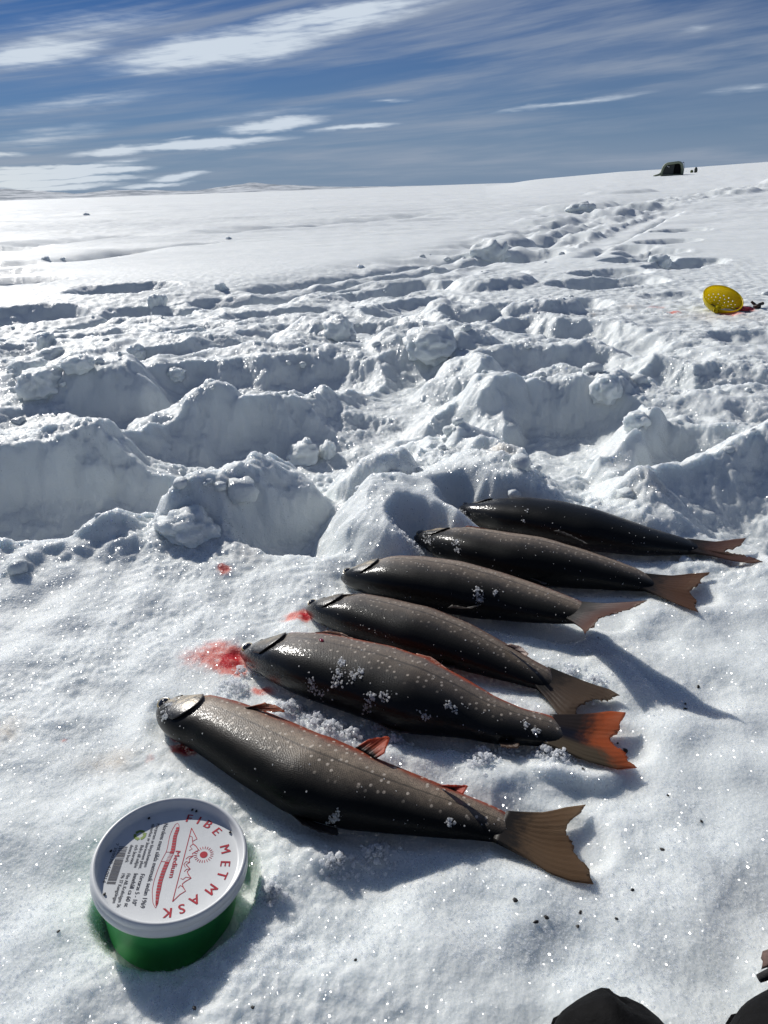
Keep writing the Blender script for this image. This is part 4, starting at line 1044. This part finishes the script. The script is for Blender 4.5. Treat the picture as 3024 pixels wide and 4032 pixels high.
tp = wc + np.stack([0 * ww, ww], -1); bt = wc - np.stack([0 * ww, ww], -1)
wp = [stroke(tp, .32), stroke(bt, .32), stroke([tp[0], wc[0] + (-1.2, 0), bt[0]], .32)]
for k in range(2, 57):
    if 21 <= k <= 27: 
        wp.append(stroke([tp[k], (tp[k] + bt[k]) / 2], .25)); continue
    if k % 2 == 0 or k > 53:
        q0, q1 = wc[k], wc[min(k + 1, 59)]; t0, t1 = tp[k], tp[min(k + 1, 59)]
        wp.append(([tuple(q0), tuple(q0 + (q1 - q0) * 1.6), tuple(t0 + (t1 - t0) * 1.6), tuple(t0)], [(0, 1, 2, 3)]))
wp.append(stroke([tp[21], bt[21]], .3)); wp.append(stroke([tp[28], bt[28]], .3))
print_obj('worm_print', *join(*wp), RED)
rc = []
for k in range(3):
    b0 = 2 * math.pi * k / 3 + .35; pts = [(-17.7 + 3.1 * math.cos(b0 + q), -23.8 + 3.1 * math.sin(b0 + q)) for q in np.linspace(0, 1.55, 9)]
    rc.append(stroke(pts, 1.9)); e = b0 + 1.55
    rc.append(([(-17.7 + 4.7 * math.cos(e), -23.8 + 4.7 * math.sin(e)), (-17.7 + 3.2 * math.cos(e + .42), -23.8 + 3.2 * math.sin(e + .42)), (-17.7 + 1.5 * math.cos(e), -23.8 + 1.5 * math.sin(e))], [(0, 1, 2)]))
print_obj('recycling_mark', *join(*rc), LEAF)

# ------------------------------------------------------------------ dark specks
SPECK = simple('black_speck', (.012, .011, .010), .6)
sv, sf = lump(1.0, 777, False, .7, 0, 2.2)
spm = mesh('speck', sv, sf); spm.materials.append(SPECK)
SPECKS = [(2749,2705,.0018,'black speck at the right edge of the upright tail shadow'),(2698,2772,.0012,'black speck inside the upright tail shadow, upper one of two'),(2698,2791,.0016,'black speck inside the upright tail shadow, lower one of two'),
 (2463,2957,.0018,'black speck touching the notched edge of the red tail'),(2296,3029,.0017,'black speck on snow just below the red tail, left of its lower tip'),(2630,3133,.0014,'lone black speck to the lower right of the red tail'),
 (2762,3235,.0012,'tiny black speck furthest to the right on the near snow'),(2611,3350,.0021,'largest black speck, right of the front char tail'),(2491,3506,.0017,'black speck just below the lower tip of the front char tail'),
 (2028,3546,.0016,'leftmost black speck of the row below the front char tail'),(2151,3614,.0018,'upper black speck of the close pair below the front char tail'),(2111,3631,.0016,'lower black speck of the close pair below the front char tail'),
 (2286,3594,.0015,'black speck right of the close pair below the front char tail'),(2427,3619,.0015,'rightmost black speck of the row below the front char tail'),(2275,3648,.0011,'tiny black speck nearest the boots'),
 (2355,2512,.0011,'tiny black speck beside the root of the upright tail shadow'),(2432,2927,.0013,'tiny black speck in the fork of the red tail'),(230,3668,.0013,'black speck on the snow left of the bait tub'),
 (765,3970,.0012,'left one of two black specks at the bottom edge below the bait tub'),(995,3965,.0015,'right one of two black specks at the bottom edge below the bait tub'),(1400,3780,.0011,'tiny black speck right of the bait tub shadow'),(1362,3446,.0011,'tiny black speck on snow below the belly of the front char')]
for (px, py, s, lab) in SPECKS:
    s *= .8
    P = at_ground(px, py); o = bpy.data.objects.new('speck', spm); COL.objects.link(o)
    o.location = (P[0], P[1], P[2] + s * .3); o.scale = (s * rng.uniform(.6, 1.3), s * rng.uniform(.8, 1.7), s * .8); o.rotation_euler = (rng.uniform(-.4, .4), rng.uniform(-.4, .4), rng.uniform(0, 6))
    tag(o, lab, 'speck', 'black specks on the snow')
for (zx, zy, lab) in [(1040, 150, 'larger black speck of the pair at the top of the tub lid'), (1080, 163, 'smaller black speck of the pair at the top of the tub lid'), (605, 233, 'black speck in the shaded upper left of the tub lid'), (1420, 374, 'black speck at the right of the tub lid beside the rim lettering'), (222, 563, 'black speck left of the barcode on the tub lid'), (158, 995, 'black speck at the lower left edge of the tub lid print')]:
    r = ray(350 + zx * .3918, 3130 + zy * .3918); cc = TUB_C - tn * .0064; P = EYE + ((cc - EYE) @ tn) / (r @ tn) * r
    o = bpy.data.objects.new('speck', spm); COL.objects.link(o); s = .0008; o.location = P; o.scale = (s, s * 1.2, s)
    tag(o, lab, 'speck', 'black specks on the tub lid')

# ------------------------------------------------------------------ yellow ice scoop
YEL = plastic('yellow_plastic', (.86, .72, .012), .35, .5)
GREY = simple('dark_handle', (.05, .055, .065), .5, .2, 300)
sc_c = at(2866, 1236); sc_c[2] = gz(sc_c[0], sc_c[1])
scoop = thing('ice_scoop', sc_c, 'yellow perforated ice scoop lying on its side on the snow', 'ice scoop')
no = Vector((.08, -.53, .85)).normalized()
ctr = Vector((0.0, .052, .038)); qd = no.to_track_quat('Z', 'X').to_matrix()
segs, rings, RO, DP = 72, 24, .067, .042
v, f = [], []
hole = set()
for kr in (4, 7, 10, 13):
    n = {4: 9, 7: 6, 10: 4, 13: 4}[kr]
    for ks in range(0, segs, n):
        q = (ks + (n // 2 if kr in (4, 10) else 0)) % segs
        hole.add((kr, q))
for i in range(rings + 1):
    fr = (i + .5) / (rings + .5)
    for j in range(segs):
        a = 2 * math.pi * j / segs; rr_ = RO * math.sin(fr * math.pi / 2) ** .9; z = -DP * math.cos(fr * math.pi / 2) ** 1.1
        v.append(qd @ Vector((rr_ * math.cos(a), rr_ * math.sin(a), z)) + ctr)
for i in range(rings):
    for j in range(segs):
        if (i, j) in hole: continue
        j2_ = (j + 1) % segs; f.append((i * segs + j, i * segs + j2_, (i + 1) * segs + j2_, (i + 1) * segs + j))
f.append(tuple(range(segs))[::-1])
bowl = obj('bowl', mesh('bowl', v, f), YEL, scoop)
md = bowl.modifiers.new('thick', 'SOLIDIFY'); md.thickness = .0018; md.offset = 0
v, f = tube([qd @ Vector((RO * math.cos(a), RO * math.sin(a), .0005)) + ctr for a in np.linspace(0, 2 * math.pi, 65)], .0021, 8, False)
obj('rim', mesh('rim', v, f), YEL, scoop)
lug0 = at(2819, 1224, .012) - sc_c; hend = at(2781, 1190, .012) - sc_c
v, f = tube([Vector(lug0) + Vector((.012, .015, .006)), Vector(lug0), Vector(lug0) * .8 + Vector(hend) * .2], [.010, .0085, .007], 12)
obj('handle_socket', mesh('handle_socket', v, f), YEL, scoop)
pts = [Vector(lug0) * (1 - q) + Vector(hend) * q for q in (.1, .4, .7, .92, .98, 1.0)]
v, f = tube(pts, [.008, .0095, .0105, .0105, .008, .003], 14)
obj('handle', mesh('handle', v, f), GREY, scoop)
TWIG = simple('dark_twig', (.018, .012, .012), .6, .4, 300)
p0, p1 = at_ground(2966, 1214), at_ground(3001, 1211)
v, f = tube([p0 + (0, 0, .006), p0 * .7 + p1 * .3 + np.array([0, -.02, .010]), p0 * .4 + p1 * .6 + np.array([0, 0, .012]), p1 + (0, 0, .014)], [.006, .008, .005, .006], 8)
v2, f2 = tube([p0 * .8 + p1 * .2 + np.array([0, 0, .01]), p0 + np.array([-.006, .01, .022])], [.005, .004], 8)
v, f = join((v, f), (v2, f2)); v = np.array([q[:] for q in v]); o = obj('twig', mesh('twig', v - p0, f), TWIG); o.location = p0
tag(o, 'dark forked twig on the snow right of the yellow scoop', 'twig')
p0 = at_ground(2932, 1219); sv2, sf2 = lump(.016, 888, True, .5, 0)
o = obj('fish_scrap', mesh('fish_scrap', sv2 * np.array([1.8, 1.1, 1]), sf2), simple('raw_scrap', (.30, .02, .035), .3, .5, 200, .5)); o.location = (p0[0], p0[1], gz(p0[0], p0[1]) + .003)
tag(o, 'small bloody red scrap beside the right edge of the yellow scoop', 'fish scrap')

# ------------------------------------------------------------------ shelter on the rise
tp_ = at_ground(2645, 691)
print('tent at', tp_)
D = float(np.linalg.norm(tp_ - EYE)); sc = D / float(np.linalg.norm(ray(2645, 691)))               # metres per photograph pixel there
OLIVE = simple('olive_cloth', (.075, .085, .055), .7, .2, 8, .2); DKG = simple('dark_green_cloth', (.018, .024, .020), .55, .3, 6, .3)
BLK = simple('dark_inside', (.004, .004, .005), .9); GLINT = simple('painted_glint', (.85, .87, .9), .25); PALE = simple('olive_trim', (.22, .25, .17), .6, 0, 5, .15)
tent = thing('fishing_tent', tp_, 'dark green pop up fishing shelter standing on the white rise', 'tent')
tent.rotation_euler = (0, 0, -math.atan2(tp_[0], tp_[1]))
Lx = lambda x: (x - 2645) * sc
prof = [(2604,691),(2607,676),(2611,660),(2617,652),(2626,648),(2645,646.5),(2664,645),(2672,647),(2678,654),(2681,668),(2682,690)]
prof = [(Lx(x), (691 - y) * sc) for x, y in prof]
dp = 1.5
v, f = [], []
n = len(prof)
for yv, s_ in ((0, 1.0), (.12, 1.02), (dp * .6, .95), (dp, .7)):
    for x, z in prof: v.append((x * s_, yv, z * s_))
for k in range(3):
    for q in range(n - 1): f.append((k * n + q, k * n + q + 1, (k + 1) * n + q + 1, (k + 1) * n + q))
f.append(tuple(3 * n + q for q in range(n)))
obj('shell', mesh('shell', v, f), OLIVE, tent)
xo = Lx(2652)
fp = [p for p in prof]
lf = [(x, .06, z * .95) for x, z in fp if x < xo] + [(xo, .06, (691 - 647) * sc * .95), (xo - .05, .06, 0.0)]
bm = bmesh.new(); fc = bm.faces.new([bm.verts.new(p) for p in lf]); r_e = bmesh.ops.extrude_face_region(bm, geom=[fc]); bmesh.ops.translate(bm, vec=(0, .04, 0), verts=[q for q in r_e['geom'] if isinstance(q, bmesh.types.BMVert)])
fpn = bm_obj('front_panel', bm, DKG, tent, False)
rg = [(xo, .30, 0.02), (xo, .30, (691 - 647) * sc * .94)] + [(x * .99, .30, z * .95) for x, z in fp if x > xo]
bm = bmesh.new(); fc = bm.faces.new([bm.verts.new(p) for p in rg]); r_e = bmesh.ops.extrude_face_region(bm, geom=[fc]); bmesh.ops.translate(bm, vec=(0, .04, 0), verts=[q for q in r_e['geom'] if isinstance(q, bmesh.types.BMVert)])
bm_obj('dark_opening', bm, BLK, tent, False)  # black sheet stands in for the shade inside the open end
v, f = tube([(x, 0.0, z) for x, z in prof], .07, 8); obj('edge_trim', mesh('edge_trim', v, f), PALE, tent)
v, f = [], []
for x, z, y in [(Lx(2577), .03, -.25), (Lx(2604), .06, .0), (Lx(2683), .06, .0), (Lx(2684), .03, -.22)]: v += [(x, y, z), (x, y + .35, z + .02)]
f = [(0, 2, 3, 1), (2, 4, 5, 3), (4, 6, 7, 5)]
ap = obj('ground_flap', mesh('ground_flap', v, f, False), PALE, tent); md = ap.modifiers.new('thick', 'SOLIDIFY'); md.thickness = .04
v, f = tube([(Lx(2578), -.1, .02), (Lx(2590), -.05, .04), (Lx(2600), .0, .08), (Lx(2606), .02, .20)], [.03, .05, .07, .04], 8); obj('side_flap', mesh('side_flap', v, f), PALE, tent)
for (x, y, s_) in ((2626, 657, 2.0), (2631, 660, 2.2), (2628, 659, 1.2)):
    bm = bmesh.new(); bmesh.ops.create_cube(bm, size=1); bmesh.ops.scale(bm, vec=(s_ * sc * 1.3, .02, s_ * sc * 1.1), verts=bm.verts); bmesh.ops.rotate(bm, cent=(0, 0, 0), matrix=Matrix.Rotation(.5, 3, 'X') @ Matrix.Rotation(.4, 3, 'Z'), verts=bm.verts); bmesh.ops.translate(bm, vec=(Lx(x), .03, (691 - y) * sc), verts=bm.verts)
    bm_obj('window_glint', bm, GLINT, fpn, False)  # white blocks painted in for the bright reflections on the window
for (px, py, wd, ht, col, lab, nm) in ((2723, 680, 10, 9, (.10, .12, .035), 'small yellow green bundle right of the fishing shelter', 'bundle'), (2738.5, 680, 11, 17, (.05, .06, .05), 'dark grey bundle furthest right beside the fishing shelter', 'bundle')):
    P = at_ground(px, py); s2 = float(np.linalg.norm(P - EYE)) / float(np.linalg.norm(ray(px, py)))
    v_, f_ = lump(1.0, int(px), True, 1.0, .5); v_ = v_ * np.array([wd / 2 * s2, wd / 2 * s2, ht / 2 * s2])
    v2, f2 = lump(1.0, int(px) + 5, False, 1.0, .2); v2 = v2 * np.array([wd / 3 * s2, wd / 3 * s2, ht / 5 * s2]) + np.array([0, 0, ht * .5 * s2])
    o = obj(nm, mesh(nm, np.concatenate([v_, v2]), [tuple(q) for q in f_] + [tuple(q + len(v_)) for q in f2]), simple('bundle_cloth', col, .8, .3, 10, .3)); o.location = (P[0], P[1], gz(P[0], P[1]) + ht / 2 * s2 * .95)
    tag(o, lab, 'bundle', 'gear beside the fishing shelter')
P = at_ground(2689, 688); v, f = tube([(0, 0, 0), (.02, 0, .35), (-.03, 0, .68)], [.025, .02, .015], 8); v2, f2 = tube([(-.03, 0, .66), (-.22, 0, .60)], [.03, .02], 8); v, f = join((v, f), (v2, f2))
o = obj('pole', mesh('pole', v, f), simple('pale_pole', (.25, .28, .34), .5)); o.location = (P[0], P[1], gz(P[0], P[1])); tag(o, 'thin pale pole beside the open end of the shelter', 'pole')

# ------------------------------------------------------------------ person crouching behind the camera: only the boot tips reach the frame
LEATHER = simple('black_leather', (.004, .004, .0045), .75, .5, 140, .3, Specular_IOR_Level=.08)
CLOTH = simple('black_cloth', (.014, .014, .016), .85, .4, 400, .2)
per = thing('person', (.12, .02, 0), 'person in black boots and trousers crouching at the bottom right edge', 'person')
def skin_body():
    vtx = [(0,-.38,.34),(0,-.36,.20),(-.03,-.20,.36),(-.055,-.12,.42),(-.03,-.10,.24),(-.012,-.02,.10),(.14,-.20,.36),(.19,-.12,.42),(.15,-.10,.24),(.11,-.02,.10),(0.05,-.42,.52),(.05,-.40,.66)]
    vtx = [(x, y, z) for x, y, z in vtx]
    ed = [(1,0),(1,2),(2,3),(3,4),(4,5),(1,6),(6,7),(7,8),(8,9),(0,10),(10,11)]
    rad = [.13,.13,.085,.068,.058,.045,.085,.068,.058,.045,.14,.10]
    me = bpy.data.meshes.new('trousers'); me.from_pydata(vtx, ed, []); me.update()
    o = obj('trousers', me, CLOTH, per)
    m1_ = o.modifiers.new('skin', 'SKIN'); m2_ = o.modifiers.new('sub', 'SUBSURF'); m2_.levels = 2; m2_.render_levels = 2
    for q, r_ in zip(me.skin_vertices[0].data, rad): q.radius = (r_, r_)
    me.skin_vertices[0].data[1].use_root = True
skin_body()
def boot(name, tip, ang, pinch, wid, hgt, lab):
    # sole outline and rounded toe as rings from heel to tip, in boot space: y forward
    L = .27; n, k = 40, 40; v = []
    for i in range(n):
        t = i / (n - 1); y = -L * (1 - t)
        wv = np.interp(t, [0, .04, .12, .4, .7, .86, .94, .98, 1], [.3, .62, .78, .70, 1.0, .92, .70, .42, .02]) * wid / 2
        hv = np.interp(t, [0, .04, .2, .42, .62, .8, .92, .98, 1], [.8, 1.5, 1.9, 1.7, 1.15, .85, .66, .42, .05]) * hgt
        for j in range(k):
            a = 2 * math.pi * j / k; ca, sa = math.cos(a), math.sin(a)
            x = wv * np.sign(ca) * abs(ca) ** .8; z = hv * (max(sa, 0) ** .75) if sa > 0 else -.004 * abs(sa) ** .3
            if pinch and sa > 0:
                z += .007 * math.exp(-((x - .002) / .011) ** 2) * sst(.75, .95, np.array(t)) - .006 * math.exp(-((x - .010) / .005) ** 2) * sst(.6, .9, np.array(t))
                z += .003 * math.sin(y * 160 + x * 90) * sst(.4, .8, np.array(t))
            v.append((x, y, z + .004))
    f = [(i * k + j, i * k + (j + 1) % k, (i + 1) * k + (j + 1) % k, (i + 1) * k + j) for i in range(n - 1) for j in range(k)]
    f.append(tuple(range(k))[::-1]); f.append(tuple((n - 1) * k + j for j in range(k)))
    o = obj(name, mesh(name, v, f), LEATHER, per)
    o.location = Vector(tip) - per.location; o.rotation_euler = (0, 0, ang)
    if lab: o['label'] = lab
    w0 = [(x * 1.05, y, -.002) for x, y in [(wid / 2 * q, yy) for q, yy in ((-.6,-.265),(-.78,-.22),(-.72,-.14),(-1.0,-.07),(-.92,-.03),(-.55,-.006),(0,.003),(.55,-.006),(.92,-.03),(1.0,-.07),(.72,-.14),(.78,-.22),(.6,-.265))]]
    m_ = len(w0); sv_ = w0 + [(x, y, .009) for x, y, z in w0]
    sf_ = [tuple(range(m_))[::-1], tuple(range(m_, 2 * m_))] + [(q, (q + 1) % m_, m_ + (q + 1) % m_, m_ + q) for q in range(m_)]
    obj('sole', mesh('sole', sv_, sf_, False), LEATHER, o)
t1 = at(2345, 3880, .022); t2 = at(3055, 3735, .05)
boot('boot', (t1[0], t1[1], gz(t1[0], t1[1]) - .002), R(3), True, .085, .056, 'boot with a pinched seam on its pointed toe')
boot('boot', (t2[0] + .012, t2[1] - .004, gz(t2[0], t2[1]) - .002), R(-6), False, .110, .078, 'boot with a smooth round toe')
# brown cloth with a dark hem behind the right boot
BR = simple('brown_cloth', (.10, .062, .052), .85, .5, 300, .25)
p0 = at(2990, 3822, .035)
cl = thing('cloth_pouch', (p0[0], p0[1], 0), 'brown cloth pouch with dark hem beyond the right boot', 'pouch')
g_ = np.zeros((14, 14, 3)); U = np.zeros((14, 14, 2))
for a in range(14):
    for b_ in range(14):
        fx, fy = a / 13, b_ / 13
        g_[a, b_] = (p0[0] + .004 + .09 * fx + .012 * fy, p0[1] + .004 + .042 * fy * (.35 + fx) - .004 * fx, .030 + .012 * math.sin(fx * 3) + .006 * math.sin(fy * 5 + fx * 4) - .010 * fy); U[a, b_] = (fx, fy)
sheet(g_, .006, U, 'flap', BR, cl, np.array([p0[0], p0[1], 0]))
v, f = tube([(0.0, -.001, .030), (.012, .0015, .033), (.04, .001, .039), (.095, -.001, .034)], [.0022, .0032, .0036, .0036], 8)
obj('hem', mesh('hem', v, f), CLOTH, cl)
v_, f_ = lump(.04, 991, True, .6, .3); obj('pouch_body', mesh('pouch_body', v_ * np.array([1.2, .7, .8]) + np.array([.075, .02, .012]), f_), BR, cl)
